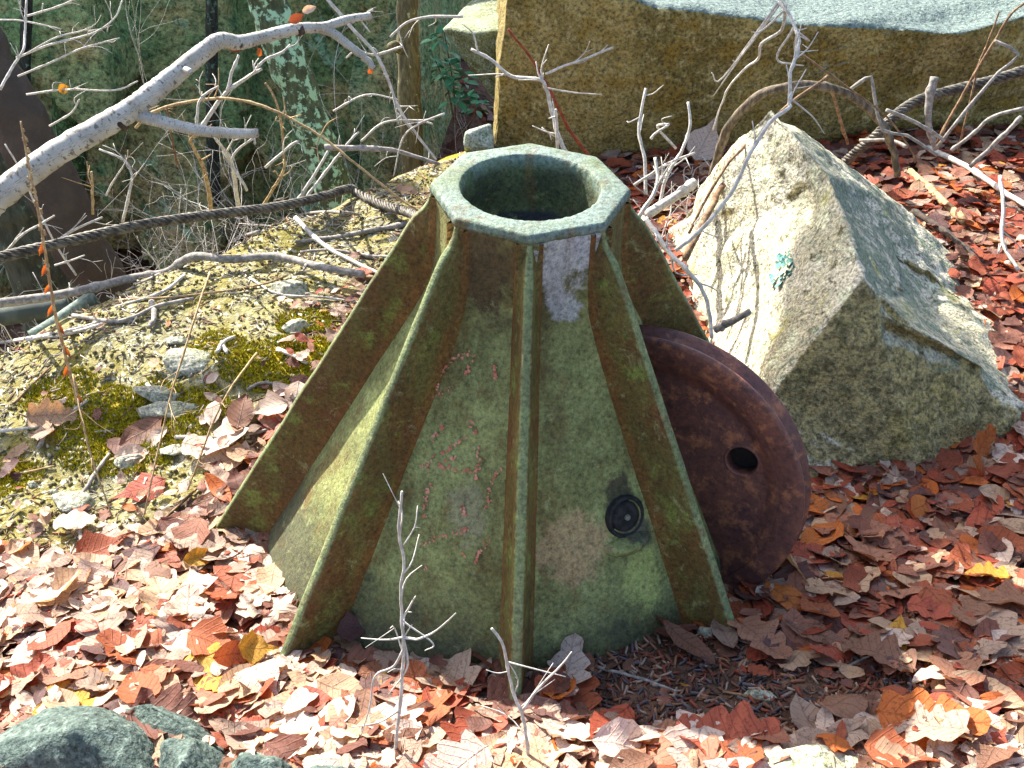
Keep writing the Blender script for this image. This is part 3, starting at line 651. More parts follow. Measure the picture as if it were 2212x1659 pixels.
# steel cables of twisted strands
SM_ = NB('cable_steel'); SM_.col(SM_.mix(SM_.ss(SM_.noise(40, 5, .7), .4, .62), hexc('3a3631'), hexc('6b665c'))); SM_.rough(.6); SM_.b.inputs['Metallic'].default_value = .25
def cable(P, R, label):
    C = catmull(P, 40); L = np.concatenate([[0], np.cumsum(np.linalg.norm(np.diff(C, axis=0), axis=1))])
    N = int(L[-1]/.006); tt = np.linspace(0, L[-1], N); C = np.stack([np.interp(tt, L, C[:, i]) for i in range(3)], 1)
    T = np.gradient(C, axis=0); T /= np.linalg.norm(T, axis=1)[:, None]; up = np.array([0, 0, 1.]); n1 = np.cross(T, up); n1 /= np.linalg.norm(n1, axis=1)[:, None]; n2 = np.cross(T, n1)
    e = empty('steel_cable', P[0], label, 'cable', 'lengths of old steel cable')
    for q in range(6):
        a = tt/(R*7.5)*2*pi+q*pi/3; D = C+(n1*np.cos(a)[:, None]+n2*np.sin(a)[:, None])*R*.68
        V, F = tube(D, R*.36, R*.36, 6, 1, 0, 0, False, smooth=False); part('strand', V, F, SM_.m, e)
P = onpath([(-80, 580, .80), (0, 556, .86), (120, 528, .95), (300, 487, 1.1), (450, 465, 1.25), (600, 446, 1.4), (700, 424, 1.55), (755, 408, 1.68), (775, 420, 1.66), (830, 444, 1.52), (880, 458, 1.38), (920, 475, 1.2)])
cable(P, pxr(P[3], 11.5), 'twisted steel cable running over the mossy ledge to the back of the iron base')
P = onpath([(2300, 125, 1.75), (2212, 152, 1.72), (2134, 176, 1.7), (2040, 199, 1.68), (1977, 220, 1.62), (1926, 256, 1.55), (1897, 289, 1.52), (1857, 322, 1.6), (1800, 372, 1.75)])
cable(P, pxr(P[3], 11), 'twisted steel cable rising to the right in front of the big block')

# vine arch, stub, and traced twigs on the right
stick('woody_vine', [(1540, 380, 1.35), (1556, 320, 1.3), (1580, 265, 1.26), (1635, 210, 1.22), (1700, 188, 1.2), (1770, 186, 1.22), (1840, 208, 1.25), (1900, 262, 1.28), (1928, 320, 1.3), (1938, 380, 1.3)], 10, 'vine', 'thick grey woody vine arching over the split boulder', 'vine', r1=11, sides=10, lift=0)
stick('stub_stick', [(2018, 166, 1.6), (2007, 219, 1.58), (2006, 270, 1.56), (2022, 322, 1.55)], 9, 'grey', 'upright broken grey stub in front of the right hand cable', 'stick', r1=10, lift=0)
Z3 = lambda L: [(1404+x/2.738, y/2.738) for x, y in L]
stick('bare_sapling', Z3([(150, 1480), (300, 1360), (480, 1140), (580, 930), (640, 830), (720, 710), (820, 640), (825, 600), (830, 430), (870, 320), (880, 230), (860, 170), (820, 80), (760, 10)]), 6, 'white', 'tallest crooked bleached sapling rising in front of the boulder peak', 'twig', y=(.55, 1.0), r1=3.5,
      side=[(Z3([(790, 300), (940, 240), (880, 210)]), (.95, .97), 3), (Z3([(820, 80), (775, 180), (660, 260), (640, 350), (570, 400), (470, 510), (430, 600), (370, 770)]), (1.0, 1.25), 5), (Z3([(660, 350), (750, 345), (850, 380), (910, 388)]), (1.0, .95), 4), (Z3([(740, 182), (660, 182), (600, 190)]), (1.0, 1.0), 3.5), (Z3([(775, 180), (870, 172), (930, 166)]), (1.0, 1.0), 3.5), (Z3([(570, 395), (530, 345), (490, 358)]), (1.05, 1.05), 3.5), (Z3([(470, 505), (430, 460), (365, 430)]), (1.1, 1.1), 3.5), (Z3([(430, 575), (375, 568)]), (1.1, 1.1), 3.5), (Z3([(870, 320), (860, 300), (995, 297)]), (.95, .95), 2.5), (Z3([(840, 630), (960, 690), (1030, 790)]), (.85, .9), 3)])
stick('cane', Z3([(230, 1380), (330, 1180), (470, 960), (640, 790), (830, 610), (1000, 490), (1050, 450)]), 4, 'brown', 'straight brown cane slanting up across the boulder face to the vine', 'twig', y=(.8, 1.2))
stick('cane', Z3([(1170, 850), (1130, 720), (1090, 580), (1060, 500)]), 4, 'brown', 'short brown cane under the vine arch against the block', 'twig', y=(1.5, 1.4), group=None)
stick('cane', Z3([(1700, 840), (1830, 600), (1930, 420), (2040, 240), (2130, 90), (2212, 20)]), 4, 'brown', 'long brown cane leaning right up to the frame corner', 'twig', y=(1.45, 1.5), r1=2.5)
stick('cane', Z3([(1690, 850), (1780, 680), (1900, 470), (1990, 270), (2065, 70)]), 3, 'brown', 'thin brown cane leaning right between two longer canes', 'twig', y=(1.48, 1.55), r1=2)
stick('cane', Z3([(1820, 900), (1890, 620), (1940, 400), (1985, 280)]), 3, 'brown', 'upright brown cane right of the grey stub', 'twig', y=(1.45, 1.5), r1=2)
stick('cane', Z3([(880, 310), (1010, 400), (1200, 540), (1400, 690), (1540, 880), (1570, 960)]), 3, 'brown', 'thin brown cane slanting down over the vine arch to the right', 'twig', y=(1.1, 1.2), r1=2)
stick('bent_twig', Z3([(1700, 870), (1880, 640), (2060, 430), (2180, 325), (2040, 240)]), 4, 'grey', 'grey twig bent in a sharp elbow near the right edge', 'twig', y=(1.4, 1.45), r1=3, m=2)
stick('bent_twig', Z3([(1180, 530), (1240, 490), (1305, 455), (1330, 580), (1375, 770), (1520, 800), (1700, 920)]), 4, 'grey', 'grey twig bent in an elbow above the vine arch', 'twig', y=(1.2, 1.15), r1=4, m=2)
stick('stalk', Z3([(2212, 640), (2030, 690), (1900, 800), (1780, 890)]), 4, 'grey', 'grey stalk reaching left from the right edge below the cable', 'twig', y=(1.3, 1.35))
stick('stalk', Z3([(2195, 690), (2060, 830), (1890, 985)]), 5, 'grey', 'straight grey stalk slanting over leaves by the right edge', 'twig', y=(1.25, 1.3))
stick('stalk', Z3([(1400, 650), (1520, 700), (1650, 770), (1740, 830)]), 4, 'grey', 'short grey stalk crossing the cable behind the stub', 'twig', y=(1.4, 1.4))
stick('fallen_pole', Z3([(1530, 1050), (1640, 1150), (1850, 1350)]), 9, 'tan', 'pale fallen pole lying behind the boulder on the right', 'stick', lift=.02)
stick('fallen_pole', Z3([(1540, 1300), (1700, 1400), (1950, 1620)]), 7, 'dark', 'dark fallen stick lying along the right flank of the boulder', 'stick', lift=.03)
stick('stalk', Z3([(1620, 930), (1850, 1050), (2030, 1170), (2212, 1300)]), 6, 'white', 'long bleached stalk lying over the leaves at right', 'twig', lift=.04)
stick('stalk', Z3([(2070, 1040), (2090, 1220), (2085, 1430), (2180, 1600)]), 5, 'white', 'upright bleached stalk near the right edge above the leaves', 'twig', y=(1.0, .75))
stick('stalk', Z3([(1240, 830), (1420, 830), (1520, 870)]), 3.5, 'grey', 'grey stalk lying level at the foot of the cable', 'twig', y=(1.5, 1.4))
Z5 = lambda L: [(1296+x*.4232, 465+y*.4232) for x, y in L]
stick('crooked_branch', [(1395, 470, .55), (1420, 510, .5), (1450, 550, .45), (1490, 590, .4), (1515, 622, .38), (1530, 665, .35), (1538, 730, .3)], 7, 'white', 'crooked bleached branch hugging the right fin behind the wheel', 'branch', r1=9, lift=0)
stick('sawn_stub', [(1546, 712, .34), (1570, 700, .33), (1618, 674, .3)], 9, 'grey', 'broken grey stub poking out over the wheel rim', 'stick', r1=9, lift=0)
stick('pale_stick', [(1400, 462, .9), (1450, 430, .98), (1500, 394, 1.05)], 13, 'white', 'thick pale stick leaning behind the octagonal rim at right', 'stick', lift=0)
stick('pale_stick', [(1480, 560, .62), (1525, 470, .75), (1560, 400, .9)], 9, 'brown', 'dark stick leaning along the left edge of the boulder', 'stick', lift=0)
for i, (pp, yy, r, lb) in enumerate([([(1425, 440), (1440, 380), (1470, 330), (1490, 275), (1487, 220)], (1.0, 1.15), 5, 'curved bleached twig rising from the brush pile in front of the block'), ([(1395, 420), (1392, 340), (1380, 280), (1395, 190)], (.95, 1.1), 5, 'wavy upright bleached twig at the left of the brush pile'),
        ([(1460, 320), (1420, 275), (1445, 268)], (1.05, 1.0), 4, 'short bleached twig forking left in the brush pile'), ([(1405, 300), (1420, 285), (1445, 270)], (1., 1.), 3.5, 'smallest curved twig above the rusty leaves'), ([(1370, 400), (1440, 355), (1500, 330)], (.9, 1.), 4, 'slanting pale twig lying over the brush pile'), ([(1380, 470), (1420, 400), (1415, 340)], (.8, .9), 6, 'forked pale stem beside the rim at right')]):
    stick('brush_twig', pp, r, 'white', lb, 'twig', y=yy, r1=r*.6)
B = Bag()
for q in range(70):
    a = G(random.uniform(1380, 1560), random.uniform(400, 560)); dd = np.array([random.uniform(-.16, .16), random.uniform(-.1, .1), random.uniform(.02, .14)])
    B.add(tube([a, a+dd*.5+rng.normal(0, .012, 3), a+dd], random.uniform(.0018, .004), .0012, 4, 3))
o = thing('brush_pile', B.v, B.f, TW['white'], 'tangle of fine bleached twigs between the iron base and the boulder', 'brush'); o['kind'] = 'stuff'
# twigs in front of the block behind the rim
stick('bare_sapling', [(1222, 330, 1.3), (1205, 290, 1.32), (1192, 240, 1.35), (1180, 195, 1.36), (1165, 172, 1.36), (1105, 165, 1.38), (1062, 130, 1.4), (1018, 106, 1.42)], 6, 'white', 'bleached sapling bending left behind the octagonal rim', 'twig', r1=3.5, lift=0,
      side=[([(1110, 165), (1080, 160), (1012, 163)], (1.38, 1.4), 3), ([(1190, 190), (1240, 200), (1300, 204)], (1.35, 1.35), 3), ([(1165, 172), (1120, 173)], (1.36, 1.3), 2.5), ([(1205, 290), (1180, 285), (1150, 272)], (1.3, 1.3), 3)])
stick('cane', [(1282, 350), (1230, 280), (1190, 200), (1150, 130), (1097, 62)], 4, 'red', 'reddish straight cane rising behind the octagonal rim', 'twig', y=(1.4, 1.5), r1=2.5)
stick('stalk', [(1204, 330), (1203, 270), (1200, 236)], 4, 'white', 'short upright pale stalk just behind the rim', 'twig', y=(1.3, 1.3), side=[([(1200, 250), (1185, 256)], (1.3, 1.3), 3)])
stick('stalk', [(1178, 160, 1.95), (1220, 142, 1.97), (1262, 128, 1.98), (1325, 102, 1.99)], 3.5, 'white', 'pale curved twig lying across the face of the big block', 'twig', lift=0)

# ------------------------------------------------------------------ twigs and shrubs at the left, over the ravine
Z1 = lambda L: [(x/2.792, y/2.792) for x, y in L]
for (pp, yy, r, mk, lb) in [
    (Z1([(820, 770), (900, 690), (1060, 630), (1290, 595), (1450, 605), (1640, 660), (1850, 770), (2000, 870), (2111, 960), (2400, 1190), (2560, 1290)]), (1.5, 1.2), 4.5, 'tan', 'long arching tan cane from under the birch limb to the rim'),
    (Z1([(1440, 1270), (1420, 1100), (1390, 960), (1340, 890), (1295, 830)]), (1.75, 1.6), 6, 'white', 'bright white leaning stem below the side branch of the birch'),
    (Z1([(1275, 1300), (1250, 1100), (1220, 990), (1150, 860), (1175, 815)]), (1.7, 1.5), 6, 'tan', 'tan upright stem left of the bright white stem'),
    (Z1([(1215, 770), (1300, 640), (1370, 555), (1500, 460), (1580, 415)]), (1.4, 1.5), 6, 'white', 'white twig slanting up right above the side branch'),
    (Z1([(1370, 555), (1400, 430), (1440, 330)]), (1.45, 1.5), 5, 'white', 'white twig rising steeply to the birch leaves'),
    (Z1([(1185, 765), (1200, 620), (1250, 560), (1320, 520)]), (1.35, 1.4), 4, 'white', 'curved white twig left of the slanting white twig'),
    (Z1([(1540, 420), (1600, 360), (1700, 315), (1750, 270)]), (1.5, 1.6), 4, 'white', 'white twig tip in front of the lichen trunk'),
    (Z1([(1580, 1250), (1700, 1050), (1710, 930), (1690, 700), (1640, 560), (1600, 500)]), (1.7, 1.7), 4, 'tan', 'tan forked stem in front of the lichen trunk base'),
    (Z1([(1600, 1010), (1750, 880), (1800, 850)]), (1.6, 1.6), 4, 'white', 'short pale twig crossing the tan forked stem'),
    (Z1([(1790, 1220), (1880, 1080), (1980, 910)]), (1.6, 1.7), 5, 'white', 'straight pale twig beside the lichen trunk foot'),
    (Z1([(1490, 1150), (1400, 960), (1520, 840), (1540, 870)]), (1.6, 1.6), 4, 'white', 'hooked pale twig under the cut end of the birch branch'),
    (Z1([(0, 540), (60, 430), (140, 300), (150, 200), (160, 0)]), (1.0, 1.2), 4, 'white', 'curved white twig at the top left corner'),
    (Z1([(110, 460), (300, 380), (500, 290), (720, 230)]), (1.5, 1.5), 3, 'white', 'fine pale twig fanning right above the dark pole'),
    (Z1([(100, 350), (300, 270), (560, 200), (690, 110), (740, 0)]), (1.5, 1.6), 3, 'white', 'fine pale twig curving up to the top edge'),
    (Z1([(160, 570), (400, 540), (690, 545), (830, 490)]), (1.4, 1.4), 3, 'white', 'fine pale twig carrying a yellow leaf'),
    (Z1([(0, 120), (130, 125), (370, 175)]), (1.6, 1.6), 2.5, 'white', 'level fine twig near the top left corner'),
    (Z1([(150, 330), (330, 230), (480, 190), (560, 160)]), (1.5, 1.6), 2.5, 'white', 'finest twig fanning above the dark pole'),
    (Z1([(150, 100), (350, 40), (480, -20)]), (1.6, 1.6), 3, 'white', 'pale twig rising out of the top edge at left'),
    (Z1([(300, 760), (430, 680), (480, 600)]), (1.3, 1.3), 3, 'white', 'short pale twig between dark pole and birch limb'),
    (Z1([(560, 1290), (558, 1150), (553, 1035)]), (1.6, 1.6), 4, 'tan', 'upright tan stub left of the ravine shrubs'),
    (Z1([(1070, 995), (1040, 850), (1005, 640)]), (1.3, 1.2), 3.5, 'brown', 'hanging brown stalk below the arching cane'),
    (Z1([(740, 1340), (790, 1120), (790, 1030), (740, 960), (600, 900)]), (1.55, 1.6), 4, 'white', 'white crooked shrub stem beyond the cable'),
    (Z1([(640, 1180), (680, 1100), (740, 1010)]), (1.6, 1.6), 3, 'white', 'short white stem beside the crooked shrub stem'),
    (Z1([(0, 1560), (130, 1420), (230, 1360), (330, 1300)]), (.95, 1.0), 3.5, 'white', 'pale thorny twig low at the left edge'),
    (Z1([(300, 1490), (440, 1390), (620, 1310)]), (1.1, 1.2), 4, 'white', 'pale twig crossing the foot of the dark pole'),
    (Z1([(330, 1600), (430, 1570), (510, 1540)]), (1.0, 1.0), 3, 'white', 'fine twig over the dark pole base'),
    (Z1([(460, 1660), (340, 1480), (200, 1200), (120, 1020), (30, 870)]), (1.1, 1.1), 3, 'white', 'thin straight pale stem crossing dark trunk and pole'),
    ([(702, 318), (760, 320), (830, 322), (870, 330), (950, 355)], (1.55, 1.6), 7, 'grey', 'bluish grey branch lying level left of the rim'),
    ([(700, -10), (760, 60), (820, 130), (860, 230), (900, 290), (942, 345)], (1.7, 1.6), 5, 'white', 'long pale twig falling from the top edge to the moss by the rim'),
    ([(806, 20), (780, 40), (800, 70)], (1.6, 1.6), 3, 'white', 'small side twig near the birch tip'),
    ([(1000, 36), (930, 36), (880, 48), (843, 80)], (1.7, 1.7), 4, 'white', 'arched pale twig crossing the slim trunk'),
    ([(870, 100), (810, 118), (770, 110), (748, 125)], (1.7, 1.7), 3.5, 'white', 'pale twig reaching left of the slim trunk'),
    ([(960, 245), (905, 268), (870, 300), (850, 380)], (1.5, 1.5), 3, 'white', 'fine arched twig right of the slim trunk'),
    ([(780, 305), (830, 265), (900, 260), (935, 268)], (1.6, 1.6), 3.5, 'white', 'arched twig at the foot of the slim trunk'),
    ([(660, 430), (720, 350), (760, 300), (775, 285)], (1.55, 1.6), 4, 'white', 'straight twig by the foot of the lichen trunk at right'),
    ([(720, 240), (790, 205), (860, 215)], (1.8, 1.8), 3, 'white', 'fine twig right of the lichen trunk')]:
    stick('bare_twig', pp, r, mk, lb, 'twig', y=yy, r1=r*.55, lift=0, group='bare twigs over the ravine')

def shrub(base, hgt, nst, spread, label, mk='white', rr=.004, depth=3):
    e = empty('bare_shrub', base, label, 'shrub', 'bare shrubs in the ravine')
    for q in range(nst):
        B = Bag()
        def grow(p, d, L, r, lv):
            P = [p]; dd = d.copy()
            for i in range(4):
                dd = dd+rng.normal(0, .22, 3)+np.array([0, 0, .02]); dd /= np.linalg.norm(dd); P.append(P[-1]+dd*L/4)
            B.add(tube(P, r, r*.55, 4, 3, .05))
            if lv > 0:
                for c in range(rng.integers(2, 4)):
                    i = rng.integers(1, 5); d2 = dd+rng.normal(0, .65, 3); d2 /= np.linalg.norm(d2); grow(P[i], d2, L*rng.uniform(.4, .65), r*.62, lv-1)
        d = np.array([rng.normal(0, spread), rng.normal(0, spread*.6), 1.0]); d /= np.linalg.norm(d)
        grow(np.array(base)+rng.normal(0, .03, 3)*np.array([1, 1, 0]), d, hgt*rng.uniform(.4, .65), rr, depth)
        part('stem', B.v, B.f, TW[mk if q % 3 else 'grey'], e)
for (px, py, y, nst, sp, lb) in [(290, 330, 1.95, 6, .45, 'tangled bare shrub just beyond the dark pole'), (370, 250, 2.3, 7, .5, 'wide bare shrub in the middle of the ravine'), (450, 300, 2.15, 6, .5, 'bare shrub directly beyond the cable'), (540, 260, 2.2, 7, .45, 'bare shrub left of the lichen trunk foot'),
        (620, 270, 2.5, 6, .5, 'bare shrub behind the lichen trunk'), (760, 190, 2.6, 7, .5, 'bare shrub between lichen trunk and slim trunk'), (835, 230, 2.75, 6, .5, 'bare shrub behind the slim trunk'), (950, 210, 2.95, 5, .5, 'low bare shrub right of the slim trunk'),
        (60, 480, 1.35, 6, .5, 'bare shrub at the left edge by the poles'), (20, 600, 1.1, 6, .5, 'low bare shrub at the left edge under the pipe'), (110, 120, 2.2, 6, .4, 'bare shrub behind the dark pole'), (220, 130, 3.0, 7, .45, 'bare shrub at the foot of the cliff'), (420, 380, 1.75, 7, .6, 'spreading bare shrub on the lip under the cable'), (680, 330, 2.1, 6, .5, 'bare shrub at the foot of the lichen trunk')]:
    p = at(px, py, y); zt = p[2]; p[2] = float(gz(p[0], p[1])); shrub(p, max(.35, (zt-p[2])*1.25), nst, sp, lb, rr=.0033)

# weed stalk with seed pods, thin stalks over the moss
def weed(pts, y, label, leaves=8):
    P = onpath(pts, y); C = catmull(P, 30); e = empty('weed_stalk', P[-1], label, 'weed')
    V, F = tube(P, pxr(P[0], 2), pxr(P[-1], 4), 6, 10); part('stalk', V, F, TW['tan'], e)
    for i in range(4, int(len(C)*.55), 3):
        a = random.uniform(0, 6.28); r = random.uniform(.003, .0065); c = C[i]+np.array([cos(a)*.006, 0, sin(a)*.006]); B = Bag()
        B.add(tube([c-[0, 0, r], c-[0, 0, r*.5], c+[0, 0, r*.5], c+[0, 0, r]], r*.6, r*.35, 5, 2, .3)); part('seed_pod', B.v, B.f, TW['tan'], e)
    for i in np.linspace(len(C)*.45, len(C)*.93, leaves).astype(int):
        a = random.choice((-1, 1))*random.uniform(.4, 1); L = random.uniform(.03, .05); B = []; 
        for s in np.linspace(0, 1, 6):
            w_ = .007*sin(pi*min(1, s*1.0+.08)); x = a*L*s*.5; z = -L*s*(1-.3*s)
            B += [C[i]+np.array([x-w_, -.008*s, z]), C[i]+np.array([x, .006-.01*s, z-.002]), C[i]+np.array([x+w_, -.012*s, z])]
        part('dry_leaf', B, grid_faces(6, 3), LEAFM['orange'], e)

# ================================================================== LEAVES
def leaf_mat(name, a, b, island=None):
    k = NB(name); uvn = k.n('ShaderNodeUVMap').outputs[0]; xs = k.xyz(uvn); s_, t_ = xs[0], xs[1]
    if island: rnd = k.n('ShaderNodeNewGeometry').outputs['Random Per Island']; col = k.ramp(rnd, [(sum(island[:i])/sum(island), hexc(c[0])) for i, c in enumerate(LC)], 'CONSTANT')
    else:
        rnd = k.n('ShaderNodeObjectInfo').outputs['Random']; col = k.mix(rnd, hexc(a), hexc(b))
    at_ = k.ma('ABSOLUTE', t_); vein = k.ma('FRACT', k.ma('MULTIPLY', k.ma('SUBTRACT', s_, k.ma('MULTIPLY', at_, .35)), 9.0))
    vl = k.ma('MAXIMUM', k.ss(k.ma('ABSOLUTE', k.ma('SUBTRACT', vein, .5)), .10, .02), k.ss(at_, .035, .012))
    n = k.noise(28, 5, .7); n2 = k.noise(160, 3, .6)
    col = k.mix(k.ss(n, .5, .66), col, k.mix(1., col, (.55, .5, .5, 1), 'MULTIPLY'))
    col = k.mix(k.ss(n2, .62, .7), col, k.mix(1., col, (.35, .3, .3, 1), 'MULTIPLY'))
    col = k.mix(k.ma('MULTIPLY', vl, .5), col, k.mix(1., col, (.6, .52, .48, 1), 'MULTIPLY'))
    k.col(col); k.rough(.62); k.bump(k.ma('SUBTRACT', n, k.ma('MULTIPLY', vl, .8)), .5, .004)
    tr = k.n('ShaderNodeBsdfTranslucent'); k.set(tr.inputs[0], k.mix(1., col, (1.3, .95, .55, 1), 'MULTIPLY'))
    mx = k.n('ShaderNodeMixShader'); mx.inputs[0].default_value = .3; k.t.links.new(k.b.outputs[0], mx.inputs[1]); k.t.links.new(tr.outputs[0], mx.inputs[2])
    k.t.links.new(mx.outputs[0], k.t.nodes['Material Output'].inputs[0]); return k.m
LC = [('8f4a30', 'a35c38', 'russet'), ('ad8f72', 'bda285', 'tan'), ('6b4438', '7d5244', 'brown'), ('b2602a', 'c07434', 'orange'), ('c2ad9c', 'd2bfb0', 'pale'), ('604440', '70524a', 'purple brown'), ('946450', 'a3785e', 'dull brown'), ('9a4a34', 'a85a42', 'rusty red'), ('b5852e', 'c09438', 'yellow'), ('7a5644', '8c6852', 'dark tan'), ('9a8372', 'ab9583', 'greyish')]
LW = [8, 5, 7, 4, 2.5, 4, 7, 6, .3, 5, 4]
LW_SUN = [3, 8, 3, 2.2, 15, 1.5, 4, 2.5, .35, 3, 10]  # paler palette: strong sun painted into the leaves at left and bottom
LEAFM = {c[2]: leaf_mat('leaf_'+c[2].replace(' ', '_'), c[0], c[1]) for c in LC}
LITM = leaf_mat('leaf_litter', '', '', LW); LITSUN = leaf_mat('sunlit_leaf_litter', '', '', LW_SUN)
def leaf_shape(kind, seed, ns=11, full=True):
    r = np.random.default_rng(seed); s = np.linspace(0, 1, ns if kind != 'oak' else (21 if full else 13))
    if kind == 'beech': wl = .27*np.sin(pi*s**.85)**.8*(1+.06*(np.arange(len(s)) % 2)); wr = wl*r.uniform(.85, 1.1)
    elif kind == 'oak':
        ph = r.uniform(-.3, .3)
        lob = lambda q: (.06+.30*np.sin(pi*np.clip(s, 0, 1)**.75)**.75*(.45+.55*np.abs(np.sin(s*3.6*pi+q))**.9))*np.where(s < .06, .2, 1)
        wl, wr = lob(ph), lob(ph+r.uniform(-.25, .25)); wl[-1] = wr[-1] = .01
    elif kind == 'maple':
        wl = np.interp(s, [0, .1, .25, .32, .45, .55, .62, .8, 1], [.0, .28, .33, .5, .26, .36, .14, .08, .0]); wr = wl*r.uniform(.9, 1.1)
    else: wl = .17*np.sin(pi*s)**.7; wr = wl.copy()
    wl[0] = wr[0] = .008
    sw = (np.sin(s*3.6*pi+.2)*.03 if kind == 'oak' else 0*s)
    V = []; UV = []
    c1, c2, c3 = r.uniform(-.5, 1.3), r.uniform(-.3, .9), r.uniform(-.5, .5)     # length curl, side curl, twist
    for i, q in enumerate(s):
        for f in (-1, -.5, 0, .5, 1):
            wdt = (wl[i] if f < 0 else wr[i])*abs(f); x = q-.5; yv = np.sign(f)*wdt
            z = c1*.17*(x*x*1.7)+c2*yv*yv*1.3+abs(yv)*.13*r.uniform(.5, 1.3)+c3*x*yv+.025*np.sin(9*x+seed)+.018*r.normal()*(abs(f) > .4)
            xx = x+(sw[i]*-abs(f))+(.10*abs(f)*wdt if kind == 'maple' else 0)
            V.append((xx, yv, z)); UV.append((q, np.sign(f)*wdt*2))
    return np.array(V), grid_faces(len(s), 5), np.array(UV)
KINDS = ['beech', 'oak', 'beech', 'maple', 'oak', 'beech', 'slim', 'beech']
SHP = [leaf_shape(k, i, full=True) for i, k in enumerate(KINDS*3)]
SHPK = KINDS*3
LOW = [leaf_shape(k, 100+i, 8, False) for i, k in enumerate(KINDS*2)]

# positions: density by place
def soil_bare(px, py): return min(1, 1.5*math.exp(-((px-1560)/480)**2-((py-1495)/88)**2))
BL_ = [np.array([.0, 0.])]
def blocked(x, y):
    r = math.hypot(x, y); th_ = math.atan2(y, x); z = float(gz(x, y)); s = 1-z/H
    return r < float(bsurf(np.array(th_), s))+.005
cand = []
def scatter(n, fx, fy, smin, smax, dens):
    k = 0; tries = 0
    while k < n and tries < n*12:
        tries += 1; x, y = fx(), fy()
        if random.random() > dens(x, y) or blocked(x, y): continue
        cand.append((x, y, random.uniform(smin, smax))); k += 1
def dens_near(x, y):
    px, py, _ = proj(np.array([x, y, float(gz(x, y))]))
    if not (-150 < px < 2360 and 150 < py < 1800): return 0
    if edge_s(x, y) > 0: return 0
    d = 1-.985*soil_bare(px, py); m = float(mound(np.array(x), np.array(y)))
    mm = sst(.05, .5, m+.25*float(fbm(np.array(x*3.), np.array(y*3.), 3)))
    d *= 1-.965*mm
    if x > .3 and .2 < y < 1.15 and x < 1.2-.2*y and px < 2150 and py > 600: d *= .35
    return d
scatter(2900, lambda: random.uniform(-1.6, 1.7), lambda: random.uniform(-1.0, .5), .045, .135, dens_near)
scatter(1700, lambda: random.uniform(.2, 2.6), lambda: random.uniform(.4, 2.2), .05, .13, dens_near)
scatter(350, lambda: random.uniform(-.6, .4), lambda: random.uniform(.5, 2.0), .05, .1, dens_near)
nnear = len(cand)
scatter(2600, lambda: random.uniform(-3.8, 2.0), lambda: random.uniform(1.6, 9), .07, .14, lambda x, y: 1.0 if edge_s(x, y) > .5 else 0)
def leaf_xf(x, y, size, lay):
    z = float(gz(x, y)); e = .04; nx = -(float(gz(x+e, y))-z)/e; ny = -(float(gz(x, y+e))-z)/e
    nv = Vector((nx, ny, 1)).normalized()+Vector((random.gauss(0, .17), random.gauss(0, .17), 0)); nv.normalize()
    q = nv.to_track_quat('Z', 'Y'); from mathutils import Quaternion
    q = q @ Quaternion((0, 0, 1), random.uniform(0, 6.283))
    if random.random() < .35: q = q @ Quaternion((1, 0, 0), pi)
    return (x, y, z+.004+lay*.026), q
info = []
for i, (x, y, sz) in enumerate(cand):
    lay = random.random() if i < nnear else random.random()*.6
    loc, q = leaf_xf(x, y, sz, lay); px, py, dep = proj(np.array(loc))
    vis = -20 < px < 2230 and 150 < py < 1680
    behind = (y > -.35 and abs(px-1130) < 380 and py > 350) or (y > .1 and 1500 < px < 2150 and 320 < py < 1000)
    info.append((sz/dep*(.5+.5*lay)*(1 if vis and not behind and i < nnear else 0), i, loc, q, sz, px, py))
order = sorted(range(len(info)), key=lambda i: -info[i][0])
ind = set(order[:262])
LM = [(60, 1580, 'by the bottom left corner stone'), (430, 1590, 'by the broken grey stones'), (640, 1590, 'right of the broken grey stones'), (860, 1600, 'at the foot of the tall sprout'), (1140, 1610, 'at the foot of the forked sprout'), (1420, 1620, 'left of the flat pale stone'), (1740, 1600, 'above the flat pale stone'), (2080, 1600, 'in the bottom right corner'),
      (60, 1250, 'at the far left edge of the litter'), (230, 1300, 'by the bent grey twig'), (450, 1240, 'near the left fin tip'), (560, 1420, 'near the front left fin tip'), (250, 1480, 'above the long bottom stick'), (650, 1230, 'between the two left fins'), (800, 1420, 'between front left fin and sprout'), (1000, 1440, 'left of the front fin'), (1230, 1440, 'right of the front fin'), (1500, 1360, 'beside the front right fin'),
      (1700, 1330, 'just below the wheel'), (1850, 1180, 'between wheel and boulder'), (2080, 1180, 'below the right end of the boulder'), (1900, 1400, 'in the middle of the right hand litter'), (2120, 1400, 'by the right edge sun patch'), (1700, 1480, 'beside the pale pebble'), (2000, 1500, 'in the lower right shade'),
      (80, 950, 'at the left end of the ledge'), (300, 960, 'by the yellow moss cushion'), (550, 900, 'on the ledge by the left fin'), (600, 560, 'on the far part of the ledge'), (850, 440, 'by the end of the kinked cable'), (1480, 320, 'in the brush pile'), (1900, 340, 'at the foot of the big block'), (2120, 380, 'right of the vine arch'), (2150, 560, 'right of the boulder')]
def zone(px, py): return min(LM, key=lambda a: (a[0]-px)**2+1.6*(a[1]-py)**2)[2]
def tipdir(loc, q):
    a = proj(np.array(loc)); t = q @ Vector((.05, 0, 0)); b = proj(np.array(loc)+np.array(t)); k = int(round(math.degrees(math.atan2(-(b[1]-a[1]), b[0]-a[0]))/45)) % 8
    return ('right', 'upper right', 'the back', 'upper left', 'left', 'lower left', 'the viewer', 'lower right')[k]
USED = {}
MESHC = {}
